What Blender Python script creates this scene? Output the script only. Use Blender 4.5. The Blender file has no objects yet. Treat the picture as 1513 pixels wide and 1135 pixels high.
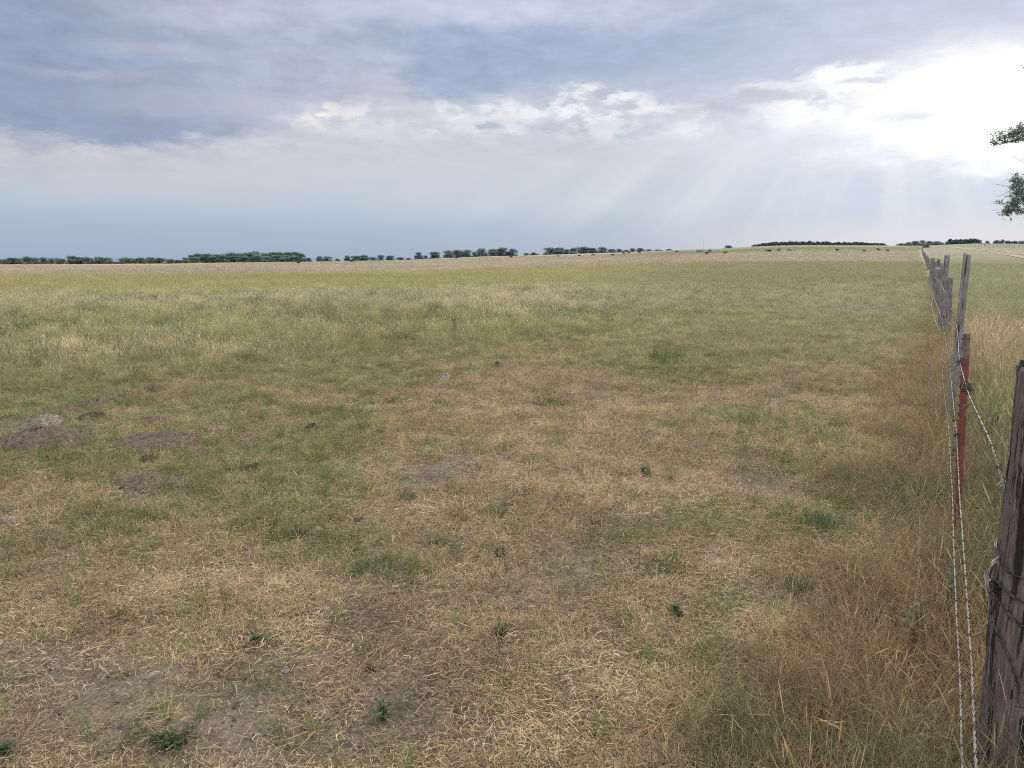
import bpy, math, random
import numpy as np
from mathutils import Vector, Matrix, Quaternion

random.seed(5)
rng = np.random.default_rng(11)
PI = math.pi
sc = bpy.context.scene
COL = sc.collection

# ------------------------------------------------------------------ survey
# The place was surveyed from the photograph: F, pitch and eye height turn a
# sight line into a spot on the ground, where the thing is then really built.
F, CX, CY = 1143.0, 756.5, 567.5
PITCH = math.radians(9.07)
H = 1.65
CP, SP = math.cos(PITCH), math.sin(PITCH)


def ray(px, py):
    a, b = (px - CX) / F, -(py - CY) / F
    return np.array([a, CP + b * SP, -SP + b * CP])


def flat(px, py, z=0.0):
    d = ray(px, py)
    t = (z - H) / d[2]
    return np.array([d[0] * t, d[1] * t, z])


def at_y(px, py, y):
    d = ray(px, py)
    t = y / d[1]
    return np.array([d[0] * t, y, H + d[2] * t])


def project(x, y, z):
    dep = y * CP - (z - H) * SP
    up = y * SP + (z - H) * CP
    dep = np.where(dep < 0.05, 0.05, dep)
    return CX + F * x / dep, CY - F * up / dep


def az_of(px):
    d = ray(px, 385.0)
    return math.atan2(d[0], d[1])


def sstep(a, b, x):
    t = np.clip((x - a) / (b - a), 0, 1)
    return t * t * (3 - 2 * t)


# ------------------------------------------------------------------ noise
def _hash(ix, iy, seed):
    h = (ix.astype(np.int64) * 374761393 + iy.astype(np.int64) * 668265263 + seed * 982451653) & 0xFFFFFFFF
    h = ((h ^ (h >> 13)) * 1274126177) & 0xFFFFFFFF
    h = h ^ (h >> 16)
    return (h & 0xFFFF) / 65535.0


def vnoise(x, y, seed=0):
    x = np.asarray(x, float); y = np.asarray(y, float)
    ix, iy = np.floor(x), np.floor(y)
    fx, fy = x - ix, y - iy
    ux, uy = fx * fx * (3 - 2 * fx), fy * fy * (3 - 2 * fy)
    a = _hash(ix, iy, seed); b = _hash(ix + 1, iy, seed)
    c = _hash(ix, iy + 1, seed); d = _hash(ix + 1, iy + 1, seed)
    return (a + (b - a) * ux) * (1 - uy) + (c + (d - c) * ux) * uy


def fbm(x, y, seed=0, octv=4):
    s, amp, tot = 0, 0.5, 0
    for o in range(octv):
        s = s + amp * vnoise(np.asarray(x) * 2 ** o + 17.3 * o, np.asarray(y) * 2 ** o - 9.1 * o, seed + o * 31)
        tot += amp
        amp *= 0.5
    return s / tot


# ------------------------------------------------------------------ terrain
SKY_X = [-900, 0, 100, 250, 300, 450, 600, 640, 740, 800, 890, 940, 1000, 1070, 1115, 1150, 1200, 1300, 1360, 1400, 1440, 1513, 2200]
SKY_Y = [392, 391.5, 391, 390.3, 389, 387, 384.3, 382.5, 378.2, 377, 374, 372, 369.5, 367, 364.2, 362.6, 362.2, 362.6, 363, 361.5, 360, 360.5, 364]
SKY_AZ = [az_of(x) for x in SKY_X]
SKY_EL = [math.atan2(ray(x, y)[2], math.hypot(*ray(x, y)[:2])) for x, y in zip(SKY_X, SKY_Y)]
R0, R1 = 40.0, 600.0


def ground_z(x, y, fine=True):
    x = np.asarray(x, float); y = np.asarray(y, float)
    r = np.hypot(x, y)
    az = np.arctan2(x, y)
    e = np.interp(az, SKY_AZ, SKY_EL)
    zs = H + R1 * np.tan(e)
    t = np.clip((r - R0) / (R1 - R0), 0, 1)
    z = zs * t ** 1.6
    beyond = np.clip(r - R1, 0, None)
    z = z + np.where(e < 0, beyond * np.tan(e) * 1.02, -0.002 * beyond)
    if fine:
        amp = np.clip(1.2 - r / 60.0, 0.0, 1.0)
        z = z + amp * (0.10 * (fbm(x * 0.22, y * 0.22, 3, 2) - 0.5) + 0.055 * (fbm(x * 1.1, y * 1.1, 5, 2) - 0.5)
                       + 0.022 * (fbm(x * 5.0, y * 5.0, 7, 3) - 0.5))
        z = z + np.clip((r - 60) / 120, 0, 1) * 0.5 * (fbm(x * 0.03, y * 0.03, 9, 3) - 0.5)
    return z


def gz(x, y):
    return float(ground_z(np.array([x]), np.array([y]))[0])


def on_terrain(px, py, rmin=3.0, rmax=595.0):
    """first spot where a sight line meets the terrain"""
    d = ray(px, py)
    u = d[:2] / np.hypot(*d[:2]); s = d[2] / np.hypot(*d[:2])
    rs = np.geomspace(rmin, rmax, 3000)
    zz = ground_z(u[0] * rs, u[1] * rs)
    hit = np.nonzero(H + s * rs <= zz)[0]
    r = rs[hit[0]] if len(hit) else rmax
    return np.array([u[0] * r, u[1] * r, gz(u[0] * r, u[1] * r)])


# the fence line on the ground: near end behind the viewer, far end on the hill
FL = np.array([[-2.0, -4.2], [1.47, 2.2], [2.69, 4.45], [10.3, 18.4], [14.95, 27.0], [27.4, 50.0],
               list(on_terrain(1367, 385)[:2]), list(on_terrain(1362, 371)[:2]), [math.sin(az_of(1361)) * 620, math.cos(az_of(1361)) * 620]])
FL = FL[np.argsort(FL[:, 1])]


def fence_side(x, y):
    """metres to the right (+) of the fence line"""
    fx = np.interp(y, FL[:, 1], FL[:, 0])
    return (x - fx) * 0.88


# ------------------------------------------------------------------ colour and cover maps (on the ground)
def blobs(px, py, lst):
    s = 0
    for cx, cy, rx, ry, w in lst:
        s = s + w * np.exp(-(((px - cx) / rx) ** 2 + ((py - cy) / ry) ** 2))
    return s


SOIL = [(230, 1070, 330, 75, .95), (130, 1000, 170, 40, .45), (470, 930, 130, 40, .45), (550, 1030, 130, 50, .7), (700, 690, 55, 17, 1.0),
        (215, 716, 80, 14, 1.1), (60, 650, 95, 17, 1.1), (235, 648, 70, 12, .8), (100, 605, 80, 10, .7), (1150, 725, 60, 20, .6),
        (850, 815, 100, 30, .45), (1080, 875, 110, 26, .55), (720, 920, 90, 25, .5), (990, 780, 60, 18, .3), (820, 860, 70, 18, .5),
        (680, 560, 50, 8, .5), (870, 590, 60, 10, .35), (900, 970, 90, 30, .4), (330, 665, 50, 9, .5), (445, 660, 50, 10, .5), (560, 790, 60, 14, .4)]
GREEN = [(570, 820, 95, 45, .95), (985, 810, 60, 28, .6), (1060, 612, 110, 16, .75), (500, 560, 130, 16, .6), (1190, 650, 110, 40, .5),
         (1200, 760, 55, 55, .65), (420, 770, 140, 40, .5), (900, 655, 60, 12, .6), (1060, 970, 90, 40, .35), (60, 588, 90, 12, 1.3),
         (470, 700, 140, 60, .5), (150, 790, 130, 40, .35), (800, 578, 40, 10, .7), (985, 525, 45, 12, .9), (640, 760, 80, 26, .35),
         (1020, 745, 40, 12, .35), (230, 850, 120, 22, .35), (1020, 560, 120, 14, .3), (120, 540, 200, 20, .4), (560, 640, 120, 30, .5),
         (300, 690, 240, 30, .3), (1110, 820, 60, 30, .35), (700, 800, 30, 14, .4)]
DRY = [(840, 700, 260, 95, .9), (950, 600, 260, 40, .5), (760, 560, 160, 25, .45), (700, 950, 330, 110, .5), (140, 880, 180, 45, .6), (1250, 540, 90, 25, .35)]


def cover(x, y):
    z = ground_z(x, y, False)
    px, py = project(x, y, z)
    wx = (fbm(x * .9, y * .9, 21, 3) - .5); wy = (fbm(x * .9, y * .9, 22, 3) - .5)
    sc_ = np.clip((py - 385) / 300, .05, 1.5)
    qx, qy = px + wx * 160 * sc_, py + wy * 110 * sc_
    patch = fbm(x * 1.3, y * 1.3, 25, 4) - .5
    fine = fbm(x * 5, y * 5, 26, 3) - .5
    soil = blobs(qx, qy, SOIL) + .75 * patch + .5 * fine
    dry = blobs(qx, qy, DRY)
    green = blobs(qx, qy, GREEN) + .46 * sstep(610, 500, qy) + .30 * sstep(820, 640, qy) * sstep(640, 420, qx) + .16
    green = green - .55 * dry + .9 * (fbm(x * 1.7 + 50, y * 1.7, 27, 3) - .5) + .9 * (fbm(x * 5 + 9, y * 5, 28, 3) - .5)
    side = fence_side(x, y)
    brown = sstep(-1.12, -.12, side + wx * 1.6 + .6 * fine) * sstep(.75, .2, side) * sstep(400, 445, py)
    return dict(px=px, py=py, qx=qx, qy=qy, soil=np.clip(soil, 0, 1), green=np.clip(green, 0, 1), dry=np.clip(dry, 0, 1), brown=brown, side=side, patch=patch)


# photo-measured edges of the bands of grass
EX = [-500, 0, 400, 600, 800, 1100, 1350, 2200]
E_PALE = [408, 408, 405, 401, 393, 386, 383, 383]       # pale seeded grass | yellow-green
E_YEL = [431, 431, 427, 424, 418, 413, 405, 405]          # yellow-green | tall grey grass
E_TALL = [545, 548, 522, 500, 492, 440, 425, 425]         # tall grass | grazed turf


def C3(r, g, b):
    f = lambda c: ((c / 255 + .055) / 1.055) ** 2.4 if c > 10 else c / 255 / 12.92
    return np.array([f(r), f(g), f(b)])


def mix(a, b, t):
    return a + (b - a) * np.asarray(t)[..., None]


K_STRAW = C3(204, 178, 132); K_STRAW2 = C3(172, 149, 113)
K_SOIL = C3(118, 104, 91); K_GREEN = C3(98, 124, 58); K_YEL = C3(150, 146, 80)
K_PALE = C3(176, 164, 146); K_TALL = C3(138, 138, 100); K_BROWN = C3(124, 102, 80)
K_TURF = C3(120, 122, 82); K_HILL = C3(132, 132, 100); K_BUFF = C3(188, 168, 122)


def ground_colour(x, y):
    c = cover(x, y)
    px, py = c['px'], c['py']
    col = np.zeros(x.shape + (3,)) + mix(K_STRAW2 * .62, K_SOIL, .45)
    col = mix(col, K_SOIL * .95, c['soil'])
    col = mix(col, K_TURF * .85, np.clip(c['green'] * .75, 0, 1))
    col = mix(col, K_SOIL * .95, np.clip(c['soil'] - .45, 0, 1))
    wob = (fbm(x * .05, y * .05, 41, 4) - .5) * 1.6
    e1 = np.interp(px, EX, E_PALE) + wob * 5; e2 = np.interp(px, EX, E_YEL) + wob * 9; e3 = np.interp(px, EX, E_TALL) + c['patch'] * 40
    tall = sstep(e3 + 14, e3 - 10, py)
    tcol = mix(mix(K_TALL * .62, K_TURF * .62, fbm(x * .25, y * .25, 43, 3)), K_TURF * .72, sstep(850, 1100, px))
    col = mix(col, tcol, tall)
    col = mix(col, mix(K_YEL * .95, K_TURF * .95, np.clip(sstep(700, 1250, px) * .8 + wob, 0, 1)), sstep(e2 + 12, e2 + 3, py))
    # orange-brown streaks at the far edge of the yellow-green grass
    col = mix(col, C3(150, 132, 86), sstep(e1 + 9, e1 + 2, py) * .6 * fbm(x * .06, y * .02, 44, 3))
    pale = mix(K_PALE, C3(156, 148, 122), np.clip(fbm(x * .035, y * .012, 45, 4) * 1.3 - .3, 0, 1))
    pale = pale * (1 - sstep(.3, 2, c['side'])[..., None] * np.array([.06, 0, .14]))
    col = mix(col, pale, sstep(e1 + 4, e1 - 5, py))
    col = col * (1 - .12 * sstep(e1 + 2, e1 - 2, py) - .22 * sstep(.3, 2, c['side']) * sstep(392, 384, py))[..., None]  # self-shade of grass put into far ground colour, deeper right of fence
    skyy = np.interp(px, SKY_X, SKY_Y)
    hill = sstep(880, 1020, px) * sstep(skyy + 9, skyy + 6, py)
    col = mix(col, K_HILL * (.85 + .3 * fbm(x * .03, y * .03, 46, 3))[..., None], hill)
    buff = sstep(420, 250, px) * sstep(skyy + 3, skyy + 1, py)
    col = mix(col, K_BUFF, buff)
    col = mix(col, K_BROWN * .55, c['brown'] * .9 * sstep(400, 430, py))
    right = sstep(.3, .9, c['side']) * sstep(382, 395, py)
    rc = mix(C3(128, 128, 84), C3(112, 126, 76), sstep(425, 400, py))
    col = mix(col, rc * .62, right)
    col *= (.82 + .36 * fbm(x * 2.2, y * 2.2, 47, 3))[..., None]
    lum = (col @ np.array([.3, .55, .15]))[..., None] * np.array([1.04, 1.0, .92])
    col = col + (lum - col) * .2
    return np.clip(col, 0.004, 1)


# ------------------------------------------------------------------ node helpers
def newmat(name):
    m = bpy.data.materials.new(name)
    m.use_nodes = True
    m.node_tree.nodes.clear()
    return m, m.node_tree


def nd(t, kind, **kw):
    n = t.nodes.new(kind)
    for k, v in kw.items():
        setattr(n, k, v)
    return n


def lk(t, a, b):
    t.links.new(a, b)


def rgb(v):
    return (float(v[0]), float(v[1]), float(v[2]), 1.0)


def math_(t, op, a, b=None, c=None, clamp=False):
    n = nd(t, 'ShaderNodeMath', operation=op, use_clamp=clamp)
    for i, v in enumerate((a, b, c)):
        if v is None:
            continue
        if isinstance(v, (int, float)):
            n.inputs[i].default_value = v
        else:
            lk(t, v, n.inputs[i])
    return n.outputs[0]


def mixc(t, fac, a, b, blend='MIX'):
    n = nd(t, 'ShaderNodeMix', data_type='RGBA', blend_type=blend)
    for s, v in ((n.inputs[0], fac), (n.inputs[6], a), (n.inputs[7], b)):
        if isinstance(v, (int, float)):
            s.default_value = v
        elif isinstance(v, (tuple, list, np.ndarray)):
            s.default_value = rgb(v)
        else:
            lk(t, v, s)
    return n.outputs[2]


def smap(t, v, a, b, lo=0.0, hi=1.0):
    n = nd(t, 'ShaderNodeMapRange', interpolation_type='SMOOTHSTEP')
    lk(t, v, n.inputs[0])
    for i, q in zip((1, 2, 3, 4), (a, b, lo, hi)):
        n.inputs[i].default_value = q
    return n.outputs[0]


def noise(t, vec, scale, detail=4, rough=.55, dim='3D'):
    n = nd(t, 'ShaderNodeTexNoise', noise_dimensions=dim)
    n.inputs['Scale'].default_value = scale
    n.inputs['Detail'].default_value = detail
    n.inputs['Roughness'].default_value = rough
    if vec is not None:
        lk(t, vec, n.inputs['W' if dim == '1D' else 'Vector'])
    return n


# ------------------------------------------------------------------ world: Nishita sky behind a broken storm overcast
SUN_AZ, SUN_EL = math.radians(33), math.radians(27)


def build_world():
    w = bpy.data.worlds.new("World")
    sc.world = w
    w.use_nodes = True
    t = w.node_tree
    t.nodes.clear()
    out = nd(t, 'ShaderNodeOutputWorld')
    bg = nd(t, 'ShaderNodeBackground')
    bg.inputs[1].default_value = 0.1
    lk(t, bg.outputs[0], out.inputs[0])
    sky = nd(t, 'ShaderNodeTexSky', sky_type='NISHITA')
    sky.sun_disc = False
    sky.sun_elevation = SUN_EL
    sky.sun_rotation = SUN_AZ
    tc = nd(t, 'ShaderNodeTexCoord')
    sep = nd(t, 'ShaderNodeSeparateXYZ')
    lk(t, tc.outputs['Generated'], sep.inputs[0])
    az = math_(t, 'MULTIPLY', math_(t, 'ARCTAN2', sep.outputs[0], sep.outputs[1]), 180 / PI)
    el = math_(t, 'MULTIPLY', math_(t, 'ARCSINE', sep.outputs[2]), 180 / PI)
    cmb = nd(t, 'ShaderNodeCombineXYZ')
    lk(t, az, cmb.inputs[0]); lk(t, el, cmb.inputs[1])
    P = cmb.outputs[0]
    # stretched copy for the noises: clouds lie in flat layers
    mp = nd(t, 'ShaderNodeMapping'); mp.inputs['Scale'].default_value = (.055, .15, 1)
    lk(t, P, mp.inputs[0])
    n1 = noise(t, mp.outputs[0], 1.0, 7, .56)
    n2 = noise(t, mp.outputs[0], 3.1, 9, .66)

    def warp(src, amp):
        s = nd(t, 'ShaderNodeVectorMath', operation='SUBTRACT'); s.inputs[1].default_value = (.5, .5, .5)
        lk(t, src, s.inputs[0])
        m = nd(t, 'ShaderNodeVectorMath', operation='MULTIPLY'); m.inputs[1].default_value = amp
        lk(t, s.outputs[0], m.inputs[0])
        return m.outputs[0]

    def vadd(a, b):
        n = nd(t, 'ShaderNodeVectorMath', operation='ADD')
        lk(t, a, n.inputs[0]); lk(t, b, n.inputs[1])
        return n.outputs[0]
    n3 = noise(t, mp.outputs[0], 5.5, 10, .64)
    mp2 = nd(t, 'ShaderNodeMapping'); mp2.inputs['Scale'].default_value = (.30, .62, 1); mp2.inputs['Location'].default_value = (3.7, 1.3, 0); lk(t, P, mp2.inputs[0])
    nrag = noise(t, mp2.outputs[0], 1.0, 9, .58).outputs[0]
    n3c = math_(t, 'SUBTRACT', n3.outputs[0], .5)
    W = vadd(vadd(P, warp(n1.outputs['Color'], (9, 3.2, 0))), warp(n2.outputs['Color'], (5.0, 3.0, 0)))
    Ws = vadd(P, warp(n1.outputs['Color'], (4, 1.0, 0)))

    def ramp(pts):
        n = nd(t, 'ShaderNodeValToRGB')
        n.color_ramp.interpolation = 'EASE'
        els = n.color_ramp.elements
        els[0].position = pts[0][0] / 30; els[0].color = rgb(C3(*pts[0][1]))
        els[1].position = pts[-1][0] / 30; els[1].color = rgb(C3(*pts[-1][1]))
        for p, c in pts[1:-1]:
            e = els.new(p / 30); e.color = rgb(C3(*c))
        return n
    sw = nd(t, 'ShaderNodeSeparateXYZ'); lk(t, Ws, sw.inputs[0])
    v30 = math_(t, 'DIVIDE', sw.outputs[1], 30, clamp=True)
    rl = ramp([(0, (161, 178, 204)), (1.5, (166, 183, 207)), (4.5, (187, 200, 214)), (7.5, (204, 208, 216)), (9.5, (203, 207, 216)), (13, (180, 190, 211)), (17, (186, 194, 214)), (24, (196, 202, 216))])
    rr = ramp([(0, (214, 213, 222)), (1.2, (206, 212, 226)), (3.5, (184, 203, 224)), (6.5, (192, 208, 228)), (9, (206, 214, 230)), (14, (184, 195, 216)), (18, (180, 192, 214)), (24, (198, 204, 218))])
    lk(t, v30, rl.inputs[0]); lk(t, v30, rr.inputs[0])
    col = mixc(t, smap(t, sw.outputs[0], 2, 27), rl.outputs[0], rr.outputs[0])

    def px2sky(px, py):
        d = ray(px, py)
        return math.degrees(math.atan2(d[0], d[1])), math.degrees(math.atan2(d[2], math.hypot(d[0], d[1])))

    def blob(col, px, py, rx, ry, c, soft=.6, op=1.0, rot=0.0, src=None, gain=1.0, rag=None):
        u, v = px2sky(px, py)
        ux = abs(px2sky(px + rx, py)[0] - px2sky(px - rx, py)[0]) / 2
        vy = abs(px2sky(px, py + ry)[1] - px2sky(px, py - ry)[1]) / 2
        m = nd(t, 'ShaderNodeMapping', vector_type='TEXTURE')
        m.inputs['Location'].default_value = (u, v, 0)
        m.inputs['Rotation'].default_value = (0, 0, math.radians(rot))
        m.inputs['Scale'].default_value = (ux, vy, 1)
        lk(t, src or W, m.inputs[0])
        ln = nd(t, 'ShaderNodeVectorMath', operation='LENGTH'); lk(t, m.outputs[0], ln.inputs[0])
        tex = .9 if ry < 20 else .45
        f = smap(t, math_(t, 'ADD', ln.outputs['Value'], math_(t, 'MULTIPLY', n3c, tex * 2.2)), 1 + soft, max(0, 1 - soft), 0, op)
        if rag:
            f = math_(t, 'MULTIPLY', f, smap(t, nrag, rag[0], rag[1]))
        return mixc(t, f, col, C3(*c) * gain)
    # pale band below the western cloud deck
    col = blob(col, 230, 232, 420, 42, (208, 207, 215), .8, .8)
    col = blob(col, 60, 215, 210, 14, (226, 219, 219), .8, .8)
    col = blob(col, 800, 230, 420, 60, (198, 203, 216), .8, .65)
    # slate deck upper left
    col = blob(col, 40, 60, 380, 150, (158, 170, 194), .6, .95)
    col = blob(col, 150, 150, 250, 50, (152, 164, 191), .35, .95, -2)
    col = blob(col, 110, 178, 210, 22, (150, 161, 188), .3, .8, -2)
    col = blob(col, 20, 90, 140, 90, (150, 162, 189), .7, .8)
    col = blob(col, 310, 85, 160, 26, (163, 176, 203), .7, .8)
    col = blob(col, 150, 112, 110, 10, (178, 185, 204), .9, .75)
    col = blob(col, 235, 72, 90, 13, (188, 193, 208), .8, .7)
    col = blob(col, 390, 25, 170, 24, (196, 200, 214), .9, .7)
    col = blob(col, 480, 110, 160, 50, (184, 191, 208), .7, .85)
    col = blob(col, 560, 110, 60, 42, (194, 198, 211), .5, .7)
    col = blob(col, 390, 150, 100, 16, (163, 174, 199), .6, .8)
    # blue-grey deck over the middle
    col = blob(col, 850, 85, 330, 52, (163, 178, 206), .5, .95, -3)
    col = blob(col, 670, 110, 70, 38, (162, 176, 203), .45, .9)
    col = blob(col, 1080, 60, 260, 46, (168, 182, 208), .6, .9)
    col = blob(col, 730, 18, 200, 26, (206, 211, 231), .8, .9)
    col = blob(col, 1000, 140, 190, 34, (190, 198, 215), .6, .8)
    col = blob(col, 1060, 165, 120, 26, (196, 201, 216), .6, .8)
    col = blob(col, 1380, 20, 330, 40, (176, 189, 211), .5, .95, 4)
    # breaks of light
    col = blob(col, 620, 178, 330, 26, (216, 218, 226), .8, .7)
    col = blob(col, 470, 172, 52, 17, (250, 243, 236), .8, .95, rag=(.48, .58))
    col = blob(col, 555, 166, 60, 16, (240, 234, 234), .8, .9, rag=(.46, .58))
    col = blob(col, 730, 160, 130, 17, (246, 244, 248), .8, .9, 2, rag=(.46, .60))
    col = blob(col, 900, 154, 90, 19, (250, 250, 252), .8, .95, rag=(.45, .58))
    col = blob(col, 1020, 180, 120, 22, (232, 234, 241), .8, .8, rag=(.44, .58))
    col = blob(col, 800, 196, 220, 12, (232, 233, 240), .8, .8, rag=(.40, .60))
    col = blob(col, 740, 184, 110, 10, (184, 192, 209), .6, .8, rag=(.58, .46))
    col = blob(col, 930, 194, 80, 9, (188, 197, 213), .6, .8, rag=(.58, .46))
    col = blob(col, 1130, 200, 130, 34, (220, 226, 239), .9, .8)
    # the blown-out opening beside the hidden sun
    col = blob(col, 1370, 150, 310, 115, (222, 230, 243), .9, .5)
    col = blob(col, 1405, 152, 210, 80, (248, 250, 254), .55, .9, 8)
    col = blob(col, 1430, 150, 195, 70, (255, 255, 255), .35, 1.0, 8, gain=1.12)
    col = blob(col, 1210, 150, 90, 40, (255, 255, 255), .6, .95, 8, rag=(.42, .52))
    col = blob(col, 1480, 170, 150, 78, (255, 255, 255), .35, 1.0, 0, gain=1.15)
    col = blob(col, 1230, 108, 80, 14, (255, 255, 255), .5, 1.0, 4, rag=(.40, .50))
    col = blob(col, 1255, 118, 56, 8, (196, 203, 218), .6, .75, 6)
    col = blob(col, 1320, 176, 44, 15, (222, 228, 242), .7, .8)
    col = blob(col, 1120, 132, 46, 9, (232, 233, 240), .7, .8)
    col = blob(col, 1110, 148, 70, 10, (188, 196, 212), .5, .7)
    # billow detail
    det = smap(t, n3.outputs[0], .30, .72, .90, 1.09)
    band = smap(t, el, 5.5, 9, 0, 1)
    cm = nd(t, 'ShaderNodeCombineColor')
    d2 = math_(t, 'ADD', math_(t, 'MULTIPLY', math_(t, 'SUBTRACT', det, 1), band), 1)
    for i in range(3):
        lk(t, d2, cm.inputs[i])
    col = mixc(t, 1.0, col, cm.outputs[0], 'MULTIPLY')
    # crepuscular rays fanning down from the opening
    us, vs = px2sky(1330, -60)
    ang = math_(t, 'ARCTAN2', math_(t, 'SUBTRACT', az, us), math_(t, 'SUBTRACT', vs, el))
    nr = noise(t, math_(t, 'MULTIPLY', ang, 5.0), 1.0, 2.5, .5, '1D')
    rayf = smap(t, nr.outputs[0], .30, .78)
    mask = math_(t, 'MULTIPLY', smap(t, el, 8.8, 6.0), smap(t, el, 0.5, 4.5))
    mask = math_(t, 'MULTIPLY', mask, math_(t, 'MULTIPLY', smap(t, az, -22, 6), smap(t, az, 60, 35)))
    col = mixc(t, math_(t, 'MULTIPLY', math_(t, 'MULTIPLY', rayf, mask), .46), col, C3(226, 232, 242))
    # the deck overhead and behind the viewer: out of view, brightened to light the ground
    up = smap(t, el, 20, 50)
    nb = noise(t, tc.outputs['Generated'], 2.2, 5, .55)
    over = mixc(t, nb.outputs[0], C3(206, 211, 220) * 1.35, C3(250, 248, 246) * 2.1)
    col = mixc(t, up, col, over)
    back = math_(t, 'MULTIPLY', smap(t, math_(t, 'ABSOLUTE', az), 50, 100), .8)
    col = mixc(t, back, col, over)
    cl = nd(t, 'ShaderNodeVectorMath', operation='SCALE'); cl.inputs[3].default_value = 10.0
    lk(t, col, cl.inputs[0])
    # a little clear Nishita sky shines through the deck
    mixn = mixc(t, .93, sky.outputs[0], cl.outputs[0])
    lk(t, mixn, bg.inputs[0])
    w.cycles.sampling_method = 'MANUAL'
    w.cycles.sample_map_resolution = 512


build_world()
sun = bpy.data.lights.new('sun', 'SUN')
sun.energy = 2.3
sun.angle = math.radians(14)
sun.color = (1, .94, .86)
so = bpy.data.objects.new('sun', sun)
COL.objects.link(so)
so.rotation_euler = Vector((math.sin(SUN_AZ) * math.cos(SUN_EL), math.cos(SUN_AZ) * math.cos(SUN_EL), math.sin(SUN_EL))).to_track_quat('Z', 'Y').to_euler()

# ------------------------------------------------------------------ mesh helpers
class MB:
    def __init__(s):
        s.v, s.f, s.n = [], [], 0
        s.t = []

    def add(s, v, f, tint=None):
        v = np.asarray(v, float).reshape(-1, 3)
        s.v.append(v)
        s.f += [tuple(int(i) + s.n for i in q) for q in f]
        s.t.append(np.ones((len(v), 3)) if tint is None else np.broadcast_to(np.asarray(tint, float), (len(v), 3)))
        s.n += len(v)

    def mesh(s, name, mat, smooth=True):
        m = bpy.data.meshes.new(name)
        V = np.concatenate(s.v)
        m.from_pydata(V.tolist(), [], s.f)
        a = m.color_attributes.new('tint', 'FLOAT_COLOR', 'POINT')
        T = np.concatenate([np.concatenate(s.t), np.ones((len(V), 1))], 1)
        a.data.foreach_set('color', T.astype(np.float32).ravel())
        if mat:
            m.materials.append(mat)
        if smooth:
            m.polygons.foreach_set('use_smooth', [True] * len(m.polygons))
        m.update()
        return m

    def obj(s, name, mat, parent=None, smooth=True):
        o = bpy.data.objects.new(name, s.mesh(name, mat, smooth))
        COL.objects.link(o)
        o.parent = parent
        return o

    def tube(s, pts, rad, seg=6, cap=True, tint=None):
        P = np.asarray(pts, float)
        n = len(P)
        rad = np.broadcast_to(np.asarray(rad, float), (n,))
        T = np.gradient(P, axis=0)
        T /= np.linalg.norm(T, axis=1)[:, None] + 1e-12
        ref = np.array([0, 0, 1.0]) if abs(T[0][2]) < .9 else np.array([1.0, 0, 0])
        N = np.zeros_like(P)
        cur = np.cross(T[0], ref); cur /= np.linalg.norm(cur)
        for i in range(n):
            cur = cur - T[i] * cur.dot(T[i])
            cur /= np.linalg.norm(cur) + 1e-12
            N[i] = cur
        Bn = np.cross(T, N)
        a = np.arange(seg) * 2 * PI / seg
        V = P[:, None] + rad[:, None, None] * (np.cos(a)[None, :, None] * N[:, None] + np.sin(a)[None, :, None] * Bn[:, None])
        f = [(i * seg + k, i * seg + (k + 1) % seg, (i + 1) * seg + (k + 1) % seg, (i + 1) * seg + k) for i in range(n - 1) for k in range(seg)]
        if cap:
            f.append(tuple(range(seg))[::-1]); f.append(tuple((n - 1) * seg + k for k in range(seg)))
        s.add(V, f, tint)

    def box(s, c, size, R=None):
        v = np.array([[x, y, z] for x in (-.5, .5) for y in (-.5, .5) for z in (-.5, .5)]) * np.asarray(size)
        if R is not None:
            v = v @ np.asarray(R).T
        s.add(v + np.asarray(c), [(0, 1, 3, 2), (4, 6, 7, 5), (0, 4, 5, 1), (2, 3, 7, 6), (0, 2, 6, 4), (1, 5, 7, 3)])


def tag(o, label=None, cat=None, group=None, kind=None):
    for k, v in (('label', label), ('category', cat), ('group', group), ('kind', kind)):
        if v:
            o[k] = v
    return o


def empty(name, loc, label, cat, group=None):
    o = bpy.data.objects.new(name, None)
    COL.objects.link(o)
    o.location = loc
    o.empty_display_size = .2
    return tag(o, label, cat, group)


# ------------------------------------------------------------------ materials
def mat_ground():
    m, t = newmat('pasture_soil')
    o = nd(t, 'ShaderNodeOutputMaterial'); b = nd(t, 'ShaderNodeBsdfPrincipled')
    b.inputs['Roughness'].default_value = .95; b.inputs['Specular IOR Level'].default_value = .1
    at = nd(t, 'ShaderNodeAttribute', attribute_name='gcol')
    g = nd(t, 'ShaderNodeNewGeometry')
    nf = noise(t, g.outputs['Position'], 60, 5, .7)
    nm = noise(t, g.outputs['Position'], 9, 5, .65)
    mp = nd(t, 'ShaderNodeMapping'); mp.inputs['Scale'].default_value = (1, .35, 1); lk(t, g.outputs['Position'], mp.inputs[0])
    ns = noise(t, mp.outputs[0], .6, 8, .75)
    k = math_(t, 'MULTIPLY', smap(t, nf.outputs[0], .25, .75, .6, 1.4), smap(t, nm.outputs[0], .25, .75, .75, 1.25))
    k = math_(t, 'MULTIPLY', k, smap(t, ns.outputs[0], .3, .7, .8, 1.2))
    cc = nd(t, 'ShaderNodeVectorMath', operation='SCALE')
    lk(t, at.outputs['Color'], cc.inputs[0]); lk(t, k, cc.inputs[3])
    lk(t, cc.outputs[0], b.inputs['Base Color'])
    bp = nd(t, 'ShaderNodeBump'); bp.inputs['Strength'].default_value = .9; bp.inputs['Distance'].default_value = .02
    hh = math_(t, 'ADD', math_(t, 'MULTIPLY', nf.outputs[0], .5), nm.outputs[0])
    lk(t, hh, bp.inputs['Height']); lk(t, bp.outputs[0], b.inputs['Normal'])
    lk(t, b.outputs[0], o.inputs[0])
    return m


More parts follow.
